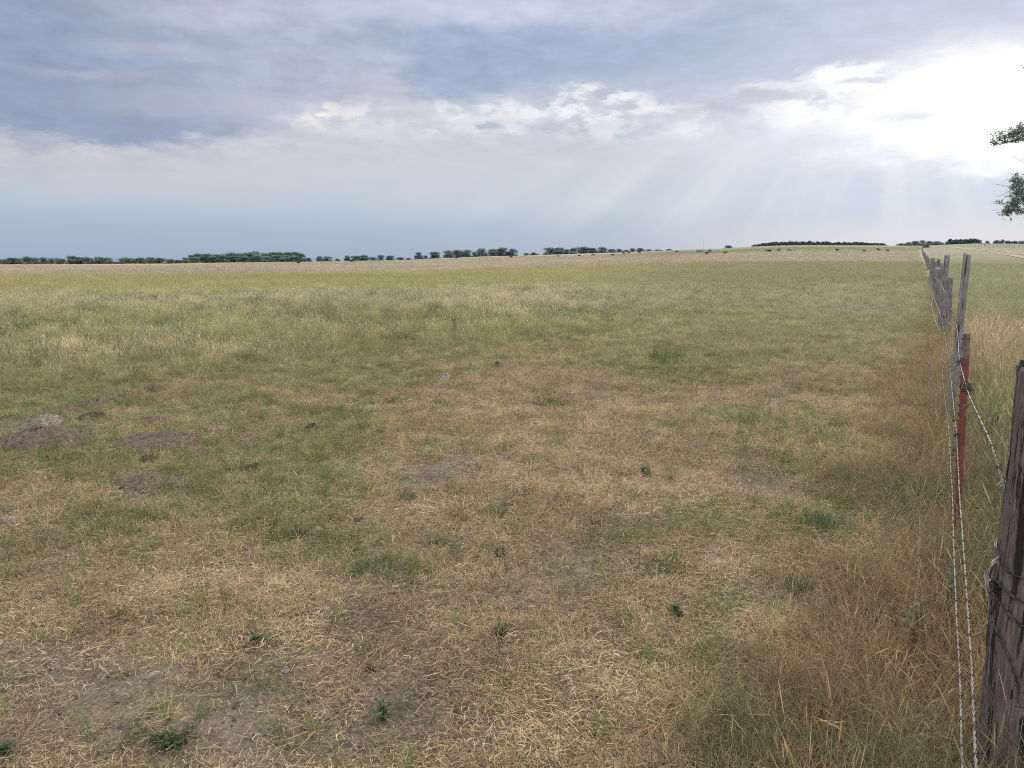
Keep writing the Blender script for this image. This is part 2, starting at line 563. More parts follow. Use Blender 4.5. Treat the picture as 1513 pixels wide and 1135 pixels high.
def mat_grass(name, trans=.35):
    m, t = newmat(name)
    o = nd(t, 'ShaderNodeOutputMaterial')
    ai = nd(t, 'ShaderNodeAttribute', attribute_name='col', attribute_type='INSTANCER')
    at = nd(t, 'ShaderNodeAttribute', attribute_name='tint')
    c = mixc(t, 1.0, ai.outputs['Color'], at.outputs['Color'], 'MULTIPLY')
    d = nd(t, 'ShaderNodeBsdfDiffuse'); tr = nd(t, 'ShaderNodeBsdfTranslucent')
    lk(t, c, d.inputs[0]); lk(t, c, tr.inputs[0])
    mx = nd(t, 'ShaderNodeMixShader'); mx.inputs[0].default_value = trans
    lk(t, d.outputs[0], mx.inputs[1]); lk(t, tr.outputs[0], mx.inputs[2])
    lk(t, mx.outputs[0], o.inputs[0])
    return m


def mat_leaf(name, base, var=.35, trans=.3):
    m, t = newmat(name)
    o = nd(t, 'ShaderNodeOutputMaterial')
    at = nd(t, 'ShaderNodeAttribute', attribute_name='tint')
    oi = nd(t, 'ShaderNodeObjectInfo')
    k = smap(t, oi.outputs['Random'], 0, 1, 1 - var, 1 + var)
    c0 = nd(t, 'ShaderNodeVectorMath', operation='SCALE'); c0.inputs[0].default_value = tuple(base); lk(t, k, c0.inputs[3])
    c = mixc(t, 1.0, c0.outputs[0], at.outputs['Color'], 'MULTIPLY')
    d = nd(t, 'ShaderNodeBsdfDiffuse'); tr = nd(t, 'ShaderNodeBsdfTranslucent')
    lk(t, c, d.inputs[0]); lk(t, c, tr.inputs[0])
    mx = nd(t, 'ShaderNodeMixShader'); mx.inputs[0].default_value = trans
    lk(t, d.outputs[0], mx.inputs[1]); lk(t, tr.outputs[0], mx.inputs[2])
    lk(t, mx.outputs[0], o.inputs[0])
    return m


def mat_wood(name, dark, light, scale=(26, 26, 1.6), bump=.5):
    m, t = newmat(name)
    o = nd(t, 'ShaderNodeOutputMaterial'); b = nd(t, 'ShaderNodeBsdfPrincipled')
    b.inputs['Roughness'].default_value = .88; b.inputs['Specular IOR Level'].default_value = .2
    tc = nd(t, 'ShaderNodeTexCoord')
    mp = nd(t, 'ShaderNodeMapping'); mp.inputs['Scale'].default_value = scale; lk(t, tc.outputs['Object'], mp.inputs[0])
    n1 = noise(t, mp.outputs[0], 1.6, 8, .66)
    n2 = noise(t, mp.outputs[0], 5.0, 6, .6)
    n3 = noise(t, tc.outputs['Object'], 7.0, 4, .6)
    crack = smap(t, n1.outputs[0], .40, .47)
    c = mixc(t, smap(t, n2.outputs[0], .3, .7), dark, light)
    c = mixc(t, smap(t, n3.outputs[0], .45, .75, 0, .45), c, C3(96, 84, 74) * .8)
    c = mixc(t, math_(t, 'SUBTRACT', 1, crack), c, np.asarray(dark) * .3)
    lk(t, c, b.inputs['Base Color'])
    bp = nd(t, 'ShaderNodeBump'); bp.inputs['Strength'].default_value = bump; bp.inputs['Distance'].default_value = .008
    lk(t, math_(t, 'ADD', crack, math_(t, 'MULTIPLY', n2.outputs[0], .5)), bp.inputs['Height'])
    lk(t, bp.outputs[0], b.inputs['Normal'])
    lk(t, b.outputs[0], o.inputs[0])
    return m


def mat_mottle(name, a, bcol, scale=30, rough=.85, metal=0.0, bump=.4, spec=.3, lo=.38, hi=.62):
    m, t = newmat(name)
    o = nd(t, 'ShaderNodeOutputMaterial'); b = nd(t, 'ShaderNodeBsdfPrincipled')
    b.inputs['Roughness'].default_value = rough; b.inputs['Metallic'].default_value = metal; b.inputs['Specular IOR Level'].default_value = spec
    g = nd(t, 'ShaderNodeTexCoord')
    n1 = noise(t, g.outputs['Object'], scale, 6, .65)
    lk(t, mixc(t, smap(t, n1.outputs[0], lo, hi), a, bcol), b.inputs['Base Color'])
    bp = nd(t, 'ShaderNodeBump'); bp.inputs['Strength'].default_value = bump; bp.inputs['Distance'].default_value = .01
    lk(t, n1.outputs[0], bp.inputs['Height']); lk(t, bp.outputs[0], b.inputs['Normal'])
    lk(t, b.outputs[0], o.inputs[0])
    return m


M_GROUND = mat_ground()
M_GRASS = mat_grass('grass_blades', .35)
M_STRAW = mat_grass('dry_straw', .15)
M_WOODD = mat_wood('weathered_corner_post_wood', C3(78, 72, 70), C3(122, 114, 110), (30, 30, 1.5), .8)
M_WOODG = mat_wood('grey_fence_wood', C3(104, 101, 102), C3(156, 152, 152), (30, 30, 1.6), .5)
M_WIRE = mat_mottle('galvanised_wire', C3(146, 139, 132), C3(98, 88, 80), 40, .55, .2, .1, .5)
M_BARB = mat_mottle('dark_wire', C3(52, 48, 46), C3(84, 76, 70), 60, .6, .3, .1, .4)
M_OLDWIRE = mat_mottle('black_oxidised_wire', C3(52, 50, 50), C3(92, 88, 86), 50, .45, .5, .1, .5)
M_RED = mat_mottle('faded_red_paint', C3(138, 80, 76), C3(98, 62, 54), 14, .85, 0, .25, .2, .30, .75)
M_GREYP = mat_mottle('worn_grey_paint', C3(128, 118, 114), C3(98, 86, 80), 30, .8, 0, .2, .3)
M_SOIL = mat_mottle('loose_gopher_soil', C3(112, 99, 88), C3(82, 71, 63), 26, .95, 0, .9, .1)
M_DUNG = mat_mottle('dark_dung', C3(84, 66, 54), C3(56, 46, 40), 40, .95, 0, 1.0, .1)
M_DUNGP = mat_mottle('bleached_dung', C3(156, 146, 134), C3(104, 94, 84), 40, .95, 0, 1.0, .1)
M_ROAD = mat_mottle('pale_road_dirt', C3(172, 156, 136), C3(150, 132, 112), 1.2, .95, 0, .3, .1)
M_COW = mat_mottle('black_hide', C3(16, 15, 16), C3(28, 24, 23), 4, .7, 0, .1, .3)
M_BARK = mat_mottle('tree_bark', C3(92, 84, 76), C3(60, 54, 50), 3, .95, 0, .5, .1)
M_LEAF = mat_leaf('cottonwood_leaves', C3(130, 150, 146), .18)  # far crowns: distance haze mixed into the leaf colour as bluish grey
M_LEAFP = mat_leaf('pale_willow_leaves', C3(146, 162, 144), .2)
M_CEDAR = mat_leaf('cedar_needles', C3(96, 116, 120), .12, .1)  # bluish needle tone carries painted distance haze
M_BIGLEAF = mat_leaf('near_cottonwood_leaves', C3(140, 160, 150), .0, .5)
M_WEED = mat_leaf('green_weed_leaves', C3(98, 112, 84), .2, .3)
M_SAGE = mat_leaf('sage_leaves', C3(126, 132, 112), .15, .25)
M_DEADST = mat_mottle('dead_grey_stalk', C3(170, 158, 146), C3(132, 120, 108), 30, .9, 0, .2, .1)

# ------------------------------------------------------------------ ground sheet (polar, reaches past the horizon)
def build_ground():
    az = np.concatenate([np.radians(np.linspace(-52, 52, 330, endpoint=False)), np.radians(np.linspace(52, 308, 66, endpoint=False))])
    rs = np.geomspace(.35, 7000, 820)
    A, R = np.meshgrid(az, rs)
    X, Y = (np.sin(A) * R).ravel(), (np.cos(A) * R).ravel()
    Z = ground_z(X, Y)
    na, nr = len(az), len(rs)
    V = np.stack([X, Y, Z], 1)
    V = np.vstack([V, [[0, 0, gz(0, 0)]]])
    i, k = np.meshgrid(np.arange(nr - 1), np.arange(na), indexing='ij')
    k2 = (k + 1) % na
    Q = np.stack([i * na + k, (i + 1) * na + k, (i + 1) * na + k2, i * na + k2], -1).reshape(-1, 4)
    m = bpy.data.meshes.new('ground')
    nq = len(Q)
    ks = np.arange(na)
    tri = np.stack([np.full(na, len(V) - 1), ks, (ks + 1) % na], 1)
    m.vertices.add(len(V)); m.vertices.foreach_set('co', V.ravel())
    loops = np.concatenate([Q[:, ::-1].ravel(), tri[:, ::-1].ravel()])
    m.loops.add(len(loops)); m.loops.foreach_set('vertex_index', loops)
    st = np.concatenate([np.arange(nq) * 4, nq * 4 + np.arange(na) * 3])
    m.polygons.add(nq + na); m.polygons.foreach_set('loop_start', st)
    m.update(calc_edges=True); m.validate()
    m.polygons.foreach_set('use_smooth', np.ones(nq + na, bool))
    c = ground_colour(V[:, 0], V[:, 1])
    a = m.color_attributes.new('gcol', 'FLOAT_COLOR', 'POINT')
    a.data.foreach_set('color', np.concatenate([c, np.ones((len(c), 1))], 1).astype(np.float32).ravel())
    m.materials.append(M_GROUND)
    if m.polygons[1000].normal.z < 0:
        m.flip_normals()
    o = bpy.data.objects.new('ground', m)
    COL.objects.link(o)
    tag(o, 'grazed pasture running out to low hills', None, None, 'structure')


build_ground()


# ------------------------------------------------------------------ grass prototypes
def blades(seed, n, foot, ln, wd, lean, bend, nseg=4, head=0.0, z0=(-.01, 0), tint=(.75, 1.25), warm=.05, headtint=(1.5, 1.35, 1.2)):
    r = np.random.default_rng(seed)
    mb = MB()
    for i in range(n):
        a0 = r.uniform(0, 2 * PI); rr = foot * math.sqrt(r.uniform())
        p = np.array([math.cos(a0) * rr, math.sin(a0) * rr, r.uniform(*z0)])
        az = r.uniform(0, 2 * PI); L = r.uniform(*ln); w = r.uniform(*wd); th0 = r.uniform(*lean); b = r.uniform(*bend)
        tw = r.uniform(0, 2 * PI) if L < .06 else az + PI / 2 + r.normal(0, .8)
        isH = r.uniform() < head
        ns = nseg + (2 if isH else 0)
        s = np.linspace(0, 1, ns + 1)
        if isH:
            s = np.array(list(np.linspace(0, .76, nseg - 1)) + [.82, .90, 1.0])
            ns = len(s) - 1
        th = th0 + b * s ** 1.6
        ds = np.diff(s, prepend=0) * L
        h = np.cumsum(np.sin(th) * ds); zz = np.cumsum(np.cos(th) * ds)
        c = p + np.stack([np.cos(az) * h, np.sin(az) * h, zz], 1)
        wv = w * (1 - s ** 2.2)
        if isH:
            wv = np.where(s < .77, w * .45, w * 2.0); wv[-2] = w * 1.6; wv[-1] = 0; wv[-3] = w * 1.3
        sd = np.array([math.cos(tw), math.sin(tw), 0])
        Lf, Rt = c - sd * wv[:, None] / 2, c + sd * wv[:, None] / 2
        V = np.concatenate([Lf[:-1], Rt[:-1], c[-1:]])
        f = [(q, ns + q, ns + q + 1, q + 1) for q in range(ns - 1)] + [(ns - 1, 2 * ns - 1, 2 * ns)]
        k = r.uniform(*tint)
        wm = r.normal(0, warm)
        tcol = np.array([k * (1 + wm), k, k * (1 - wm * .8)])
        T = np.tile(tcol, (len(V), 1))
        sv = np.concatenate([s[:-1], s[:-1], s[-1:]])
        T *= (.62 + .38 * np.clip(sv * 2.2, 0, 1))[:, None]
        if isH:
            T[sv > .77] = tcol * np.array(headtint)
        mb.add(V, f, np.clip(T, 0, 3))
    return mb


def straws(seed, n, foot, ln, wd, zt=.022):
    r = np.random.default_rng(seed)
    mb = MB()
    for i in range(n):
        a0 = r.uniform(0, 2 * PI); rr = foot * math.sqrt(r.uniform())
        c = np.array([math.cos(a0) * rr, math.sin(a0) * rr, abs(r.normal(0, zt * .6)) + .002])
        az = r.uniform(0, 2 * PI); L = ln[0] + (ln[1] - ln[0]) * r.uniform() ** 1.8; w = r.uniform(*wd)
        k = r.normal(0, .5)
        s = np.linspace(-.5, .5, 4)
        aa = az + k * s
        d = np.stack([np.cos(aa), np.sin(aa), np.full(4, math.sin(r.normal(0, .16)))], 1) * (L / 3)
        P = c + np.cumsum(d, 0) - d.sum(0) / 2
        P[:, 2] = np.maximum(P[:, 2], .0015)
        sd = np.stack([-np.sin(aa), np.cos(aa), np.full(4, r.normal(0, .5))], 1) * w / 2
        V = np.concatenate([P - sd, P + sd])
        f = [(q, 4 + q, 5 + q, 1 + q) for q in range(3)]
        kk = r.uniform(.28, 1.3); wm = r.normal(0, .07)
        mb.add(V, f, (kk * (1 + wm), kk, kk * (1 - wm)))
    return mb


def scatter(name, label, pts, rot, scl, idx, col, protos, mat):
    coll = bpy.data.collections.new(name + '_kinds')
    for i, mb in enumerate(protos):
        o = bpy.data.objects.new('%s_kind_%02d' % (name, i), mb.mesh('%s_kind_%02d' % (name, i), mat, False))
        coll.objects.link(o)
    m = bpy.data.meshes.new(name)
    n = len(pts)
    m.vertices.add(n); m.vertices.foreach_set('co', np.asarray(pts, np.float32).ravel())
    a = m.attributes.new('rot', 'FLOAT_VECTOR', 'POINT'); a.data.foreach_set('vector', np.asarray(rot, np.float32).ravel())
    a = m.attributes.new('scl', 'FLOAT', 'POINT'); a.data.foreach_set('value', np.asarray(scl, np.float32))
    a = m.attributes.new('idx', 'INT', 'POINT'); a.data.foreach_set('value', np.asarray(idx, np.int32))
    a = m.attributes.new('col', 'FLOAT_COLOR', 'POINT')
    col = np.asarray(col)
    lum = (col @ np.array([.3, .55, .15]))[:, None] * np.array([1.03, 1.0, .93])
    col = (col + (lum - col) * .24) * 1.12
    P_ = np.asarray(pts)
    rn = np.hypot(P_[:, 0], P_[:, 1])
    k1 = np.interp(rn, [0, 14, 40], [1, 1, .35])
    var = 1 + k1 * (1.0 * (fbm(P_[:, 0] * 5.1, P_[:, 1] * 5.1, 151, 4) - .5) + .25 * (fbm(P_[:, 0] * .9, P_[:, 1] * .9, 152, 3) - .5))
    col = col * np.clip(var, .4, 1.7)[:, None] * (1 + .16 * sstep(9, 22, rn))[:, None]
    a.data.foreach_set('color', np.concatenate([np.clip(col, 0.003, .85), np.ones((n, 1))], 1).astype(np.float32).ravel())
    m.update()
    m.materials.append(mat)
    o = bpy.data.objects.new(name, m)
    COL.objects.link(o)
    tag(o, label, None, None, 'stuff')
    g = bpy.data.node_groups.new(name + '_planting', 'GeometryNodeTree')
    g.interface.new_socket('Geometry', in_out='INPUT', socket_type='NodeSocketGeometry')
    g.interface.new_socket('Geometry', in_out='OUTPUT', socket_type='NodeSocketGeometry')
    gi, go = g.nodes.new('NodeGroupInput'), g.nodes.new('NodeGroupOutput')
    ip = g.nodes.new('GeometryNodeInstanceOnPoints')
    ci = g.nodes.new('GeometryNodeCollectionInfo')
    ci.inputs['Collection'].default_value = coll
    ci.inputs['Separate Children'].default_value = True
    ci.inputs['Reset Children'].default_value = True
    ip.inputs['Pick Instance'].default_value = True

    def na(nm, ty):
        q = g.nodes.new('GeometryNodeInputNamedAttribute'); q.data_type = ty; q.inputs[0].default_value = nm
        return q.outputs['Attribute']
    g.links.new(gi.outputs[0], ip.inputs['Points'])
    g.links.new(ci.outputs[0], ip.inputs['Instance'])
    g.links.new(na('idx', 'INT'), ip.inputs['Instance Index'])
    g.links.new(na('rot', 'FLOAT_VECTOR'), ip.inputs['Rotation'])
    g.links.new(na('scl', 'FLOAT'), ip.inputs['Scale'])
    g.links.new(ip.outputs[0], go.inputs[0])
    md = o.modifiers.new('planting', 'NODES')
    md.node_group = g
    return o


def sector(n, r0, r1, k=0.0, a0=-47, a1=47):
    """n spots in the pasture in front; density falls off as r^-k"""
    u = rng.uniform(size=n)
    e = 2 - k
    r = (r0 ** e + u * (r1 ** e - r0 ** e)) ** (1 / e)
    a = np.radians(rng.uniform(a0, a1, n))
    return np.sin(a) * r, np.cos(a) * r


def keep(p, *arr):
    m = rng.uniform(size=len(p)) < p
    return [a[m] for a in arr]


def finish(x, y, tilt=.12, dz=0.0):
    n = len(x)
    pts = np.stack([x, y, ground_z(x, y) + dz], 1)
    rot = np.stack([rng.normal(0, tilt, n), rng.normal(0, tilt, n), rng.uniform(0, 2 * PI, n)], 1)
    return pts, rot


def jit(col, n, v=.14, w=.05):
    k = 1 + rng.normal(0, v, n)
    wm = rng.normal(0, w, n)
    return col * np.clip(np.stack([k * (1 + wm), k, k * (1 - wm)], 1), .35, 1.9)


def sel(c, m):
    return {k: v[m] for k, v in c.items()}


# -- dry straw lying on the soil
x, y = sector(42000, 1.7, 19, .55)
c = cover(x, y)
p = np.clip(1.05 - 1.15 * c['soil'], .10, 1) * (1 - .45 * c['green']) * np.where(c['side'] > .6, .3, 1)
m = rng.uniform(size=len(x)) < p
x, y, c = x[m], y[m], sel(c, m)
pts, rot = finish(x, y, .05, .002)
col = mix(np.zeros((len(x), 3)) + K_STRAW, K_STRAW2 * .8, fbm(x * 1.5, y * 1.5, 61, 3))
col = mix(col, C3(150, 124, 96) * .9, c['brown'] * .8)
col = mix(col, K_TURF * 1.1, c['green'] * .25)
scatter('straw_litter', 'pale dry straw lying matted over the grazed soil', pts, rot, rng.uniform(.7, 1.25, len(x)), rng.integers(0, 8, len(x)), jit(col, len(x), .16),
        [straws(100 + i, 95, .18, (.006, .064), (.0010, .0023), .016) for i in range(8)], M_STRAW)

# -- dry stubble
x, y = sector(80000, 1.7, 22, .5)
c = cover(x, y)
p = np.clip(.78 - 1.0 * c['soil'], .02, 1) * (.55 + .45 * fbm(x * 2.6, y * 2.6, 63, 3) * 1.3)
m = rng.uniform(size=len(x)) < p
x, y, c = x[m], y[m], sel(c, m)
pts, rot = finish(x, y, .2)
col = mix(np.zeros((len(x), 3)) + K_STRAW * .95, C3(190, 158, 114), rng.uniform(size=len(x)) * .7)
col = mix(col, C3(146, 116, 84), c['brown'] * .75)
col = mix(col, C3(140, 138, 88), c['green'] * .45)
scatter('dry_grass', 'short dry tan stubble across the near pasture', pts, rot, rng.uniform(.6, 1.3, len(x)) * (1 + .5 * c['brown']), rng.integers(0, 8, len(x)), jit(col, len(x), .16),
        [blades(200 + i, 15, .035, (.03, .12), (.0012, .0028), (.05, .85), (-.2, .8), 3, tint=(.5, 1.45)) for i in range(8)], M_GRASS)

# -- short green grass
x, y = sector(80000, 1.7, 26, .45)
c = cover(x, y)
p = np.clip(c['green'] * 1.6 - .10, .11, 1) * np.clip(1.1 - c['soil'], .1, 1)
m = rng.uniform(size=len(x)) < p
x, y, c = x[m], y[m], sel(c, m)
pts, rot = finish(x, y, .2)
col = mix(np.zeros((len(x), 3)) + K_GREEN, C3(142, 146, 84), rng.uniform(size=len(x)))
col = mix(col, C3(98, 132, 64), blobs(c['qx'], c['qy'], [(60, 588, 90, 14, 1), (570, 820, 80, 40, .7), (1060, 612, 110, 16, .5)]).clip(0, 1))
col = mix(col, C3(124, 112, 66), c['brown'] * .55)
r_ = np.hypot(x, y)
col = mix(col, C3(158, 148, 100), sstep(640, 540, c['py']) * .35)
scatter('short_grass', 'short green grass in patches through the dry turf', pts, rot, rng.uniform(.5, 1.3, len(x)) * np.interp(r_, [2, 8, 20], [.85, 1.0, 1.25]), rng.integers(0, 8, len(x)), jit(col, len(x), .16),
        [blades(300 + i, 15, .05, (.03, .115), (.002, .0045), (.05, .8), (0, 1.0), 4) for i in range(8)], M_GRASS)

# -- crumbs of soil and dung on the bare patches
def crumbs(seed, n, foot):
    r = np.random.default_rng(seed)
    mb = MB()
    for i in range(n):
        a, q = r.uniform(0, 2 * PI), foot * math.sqrt(r.uniform())
        sz = .0016 + .008 * r.uniform() ** 5
        V = np.array([(1, 0, 0), (-1, 0, 0), (0, 1, 0), (0, -1, 0), (0, 0, .8), (0, 0, -.6)]) * sz * r.uniform(.5, 1.4, (6, 1)) + np.array([math.cos(a) * q, math.sin(a) * q, sz * .3])
        t = r.uniform(.8, 1.6)
        mb.add(V, [(0, 2, 4), (2, 1, 4), (1, 3, 4), (3, 0, 4), (2, 0, 5), (1, 2, 5), (3, 1, 5), (0, 3, 5)], (t, t * .97, t * .93))
    return mb


x, y = sector(16000, 1.7, 13, .5)
c = cover(x, y)
m = rng.uniform(size=len(x)) < np.clip(c['soil'] * 1.1, .10, 1)
x, y, c = x[m], y[m], sel(c, m)
pts, rot = finish(x, y, .03)
col = np.zeros((len(x), 3)) + C3(116, 100, 89)
scatter('soil_debris', 'crumbs of dry soil and dung lying on the bare patches', pts, rot, rng.uniform(.6, 1.4, len(x)), rng.integers(0, 5, len(x)), jit(col, len(x), .14),
        [crumbs(40 + i, 18, .16) for i in range(5)], M_STRAW)

# -- scattered longer single tufts in the near field
x, y = sector(5200, 2.0, 18, .6)
c = cover(x, y)
p = np.clip(.35 + c['green'] * .6 - c['soil'] * .4, .06, 1)
m = rng.uniform(size=len(x)) < p
x, y, c = x[m], y[m], sel(c, m)
pts, rot = finish(x, y, .15)
g_ = rng.uniform(size=len(x)) < .68
col = np.where(g_[:, None], C3(102, 128, 58), C3(176, 150, 104))
scatter('tussock_grass', 'longer loose tufts standing in the grazed turf', pts, rot, rng.uniform(.5, 1.2, len(x)), rng.integers(0, 6, len(x)), jit(col, len(x), .15),
        [blades(340 + i, 9, .03, (.08, .21), (.002, .004), (.05, .5), (.1, 1.0), 5, head=.15) for i in range(6)], M_GRASS)

# -- tall grass beyond the grazed turf
x, y = sector(62000, 8.5, 62, .35)
c = cover(x, y)
e3 = np.interp(c['px'], EX, E_TALL) + c['patch'] * 46
e2 = np.interp(c['px'], EX, E_YEL)
p = sstep(e3 + 46, e3 - 14, c['py']) ** 1.4 * sstep(e2 + 4, e2 + 12, c['py']) * np.where(c['side'] > -.8, 0, 1)
p = p * (.25 + .75 * sstep(1080, 760, c['px'])) * (.2 + 1.3 * fbm(x * .5, y * .5, 71, 3))
m = rng.uniform(size=len(x)) < p
x, y, c = x[m], y[m], sel(c, m)
pts, rot = finish(x, y, .1)
hue = fbm(x * .35, y * .35, 72, 3)
col = mix(np.zeros((len(x), 3)) + C3(174, 163, 120), C3(146, 144, 92), np.clip(hue * 2.4 - .6, 0, 1))
col = mix(col, C3(170, 160, 130), sstep(480, 435, c['py']) * .7)
dk = rng.uniform(size=len(x)) < .10 + .40 * (fbm(x * .8, y * .8, 99, 3) > .58)
col = np.where(dk[:, None], C3(98, 110, 82), col)
r_ = np.hypot(x, y)
sclr = rng.uniform(.55, 1.05, len(x)) * np.interp(c['py'], [430, 470, 545, 590], [1.1, .92, .66, .42]) * (1 - .35 * sstep(760, 1000, c['px']))
scatter('tall_grass', 'tall grey-green grass with pale seed heads beyond the grazed turf', pts, rot, sclr, rng.integers(0, 8, len(x)), jit(col, len(x), .13),
        [blades(400 + i, 34, .22, (.18, .46), (.004, .008), (.02, .4), (0, .7), 4, head=.42, headtint=(1.35, 1.3, 1.2)) for i in range(8)], M_GRASS)

# -- short turf on the right, mid distance
x, y = sector(46000, 10, 75, .35, -10, 47)
c = cover(x, y)
p = sstep(820, 1000, c['px']) * sstep(395, 410, c['py']) * sstep(580, 520, c['py']) * np.where(c['side'] > -.5, 0, 1)
m = rng.uniform(size=len(x)) < p
x, y, c = x[m], y[m], sel(c, m)
pts, rot = finish(x, y, .15)
col = mix(np.zeros((len(x), 3)) + C3(138, 140, 104), C3(168, 158, 122), fbm(x * .4, y * .4, 73, 4))
col = mix(col, C3(104, 118, 84), sstep(1150, 1300, c['px']) * sstep(425, 405, c['py']))
r_ = np.hypot(x, y)
scatter('pasture_grass', 'close green turf along the right of the pasture', pts, rot, rng.uniform(.6, 1.2, len(x)) * np.interp(r_, [10, 60], [.8, 1.7]), rng.integers(0, 8, len(x)), jit(col, len(x), .13),
        [blades(500 + i, 26, .16, (.06, .17), (.005, .009), (.1, .7), (0, .8), 3) for i in range(8)], M_GRASS)

# -- yellow-green meadow band
x, y = sector(70000, 30, 190, .9)
c = cover(x, y)
e2 = np.interp(c['px'], EX, E_YEL); e1 = np.interp(c['px'], EX, E_PALE)
p = sstep(e2 + 20, e2 + 2, c['py'] + (fbm(x * .05, y * .05, 41, 4) - .5) * 22) * sstep(e1 - 4, e1 + 4, c['py'] + (fbm(x * .03, y * .03, 42, 3) - .5) * 10) * np.where(c['side'] > -.8, 0, 1)
m = rng.uniform(size=len(x)) < p
x, y, c = x[m], y[m], sel(c, m)
pts, rot = finish(x, y, .1)
e1 = e1[m]
wob = fbm(x * .06, y * .04, 74, 4)
col = mix(np.zeros((len(x), 3)) + C3(166, 158, 98), C3(146, 144, 104), np.clip(wob * 1.2 - .35 + 1.0 * sstep(700, 1250, c['px']), 0, 1))
col = mix(col, C3(164, 144, 98), sstep(e1 + 9, e1 + 3, c['py']) * .7 * sstep(.4, .6, fbm(x * .05, y * .02, 75, 3)))
scatter('meadow_grass', 'band of yellow-green meadow grass across the field', pts, rot, rng.uniform(.8, 1.3, len(x)), rng.integers(0, 6, len(x)), jit(col, len(x), .1),
        [blades(600 + i, 30, .5, (.16, .40), (.012, .024), (.05, .5), (0, .6), 3) for i in range(6)], M_GRASS)

# -- pale seeded grass to the far edge
x, y = sector(60000, 90, 520, 1.1)
c = cover(x, y)
e1 = np.interp(c['px'], EX, E_PALE)
skyy = np.interp(c['px'], SKY_X, SKY_Y)
p = sstep(e1 + 5, e1 - 3, c['py'] + (fbm(x * .03, y * .03, 42, 3) - .5) * 10) * np.where(c['side'] > -1.5, 0, 1)
m = rng.uniform(size=len(x)) < p
x, y, c, skyy = x[m], y[m], sel(c, m), skyy[m]
pts, rot = finish(x, y, .1)
col = mix(np.zeros((len(x), 3)) + C3(176, 163, 142), C3(152, 146, 120), fbm(x * .05, y * .02, 76, 4))
col = mix(col, C3(146, 146, 112), sstep(880, 1020, c['px']) * sstep(skyy + 9, skyy + 6, c['py']))
col = mix(col, K_BUFF * 1.05, sstep(420, 250, c['px']) * sstep(skyy + 3, skyy + 1, c['py']))
scatter('seeding_grass', 'pale pinkish seeding grass far across the field', pts, rot, rng.uniform(.8, 1.2, len(x)), rng.integers(0, 5, len(x)), jit(col, len(x), .09),
        [blades(700 + i, 26, 1.0, (.2, .45), (.05, .09), (.05, .5), (0, .5), 3) for i in range(5)], M_GRASS)

# -- brown ungrazed grass under and along the fence
x, y = sector(40000, 1.8, 75, 1.1, 12, 50)
c = cover(x, y)
p = c['brown'] * np.where(c['side'] > .35, .5, 1)
m = rng.uniform(size=len(x)) < p
x, y, c = x[m], y[m], sel(c, m)
pts, rot = finish(x, y, .22)
r_ = np.hypot(x, y)
u = rng.uniform(size=len(x))
col = mix(np.zeros((len(x), 3)) + C3(138, 110, 80), C3(170, 150, 108), u)
col = mix(col, C3(116, 122, 80), (fbm(x * 1.6, y * 1.6, 78, 3) > .49) * .75)
col = mix(col, C3(134, 128, 90), sstep(14, 40, r_) * .5)
scatter('fence_line_grass', 'brown tangled ungrazed grass along the foot of the fence', pts, rot, rng.uniform(.45, 1.0, len(x)) * np.interp(c['side'], [-1.5, -.7, 0], [.5, .8, 1.2]), rng.integers(0, 8, len(x)), jit(col, len(x), .16),
        [blades(800 + i, 22, .12, (.12, .56), (.0014, .0030), (.05, .8), (0, 1.5), 5, head=.3) for i in range(8)], M_GRASS)

# -- tall rank grass on the road side of the fence
x, y = sector(60000, 2.6, 150, 1.0, 20, 50)
c = cover(x, y)
p = sstep(.15, .6, c['side'])
m = rng.uniform(size=len(x)) < p
x, y, c = x[m], y[m], sel(c, m)
pts, rot = finish(x, y, .12)
r_ = np.hypot(x, y)
col = mix(np.zeros((len(x), 3)) + C3(160, 148, 112), C3(120, 130, 88), np.clip(fbm(x * .5, y * .5, 79, 4) * 2.2 - .6, 0, 1))
col = mix(col, C3(140, 148, 110), sstep(20, 32, r_) * .8)
col = mix(col, C3(170, 152, 126), sstep(11, 15, r_) * sstep(22, 17, r_) * .6)
scatter('verge_grass', 'tall green and tan grass on the road side of the fence', pts, rot, rng.uniform(.6, 1.15, len(x)) * np.interp(r_, [3, 14, 30, 80], [1, 1, .75, .9]), rng.integers(0, 8, len(x)), jit(col, len(x), .14),
        [blades(900 + i, 26, .16, (.22, .62), (.003, .007), (.02, .35), (0, .6), 5, head=.35, headtint=(1.4, 1.25, 1.15)) for i in range(8)], M_GRASS)

# ------------------------------------------------------------------ the dirt road over the hill
def strip_road(name, path, width, mat):
    P = np.array([on_terrain(a, b)[:2] for a, b in path])
    t = np.linspace(0, 1, len(P)); tt = np.linspace(0, 1, 80)
    x, y = np.interp(tt, t, P[:, 0]), np.interp(tt, t, P[:, 1])
    for _ in range(6):
        x[1:-1] = (x[:-2] + 2 * x[1:-1] + x[2:]) / 4; y[1:-1] = (y[:-2] + 2 * y[1:-1] + y[2:]) / 4
    T = np.stack([np.gradient(x), np.gradient(y)], 1); T /= np.linalg.norm(T, axis=1)[:, None]
    N = np.stack([-T[:, 1], T[:, 0]], 1)
    mb = MB()
    nw = 7
    V = []
    for k in range(nw):
        w = (k / (nw - 1) - .5) * width * (1 + .25 * (fbm(x * .2, y * .2, 90, 2) - .5))
        xx, yy = x + N[:, 0] * w, y + N[:, 1] * w
        V.append(np.stack([xx, yy, ground_z(xx, yy) + .09], 1))
    V = np.stack(V, 1)
    mb.add(V, [(i * nw + k, i * nw + k + 1, (i + 1) * nw + k + 1, (i + 1) * nw + k) for i in range(79) for k in range(nw - 1)])
    o = mb.obj(name, mat)
    tag(o, 'pale dirt road climbing the low hill', None, None, 'structure')


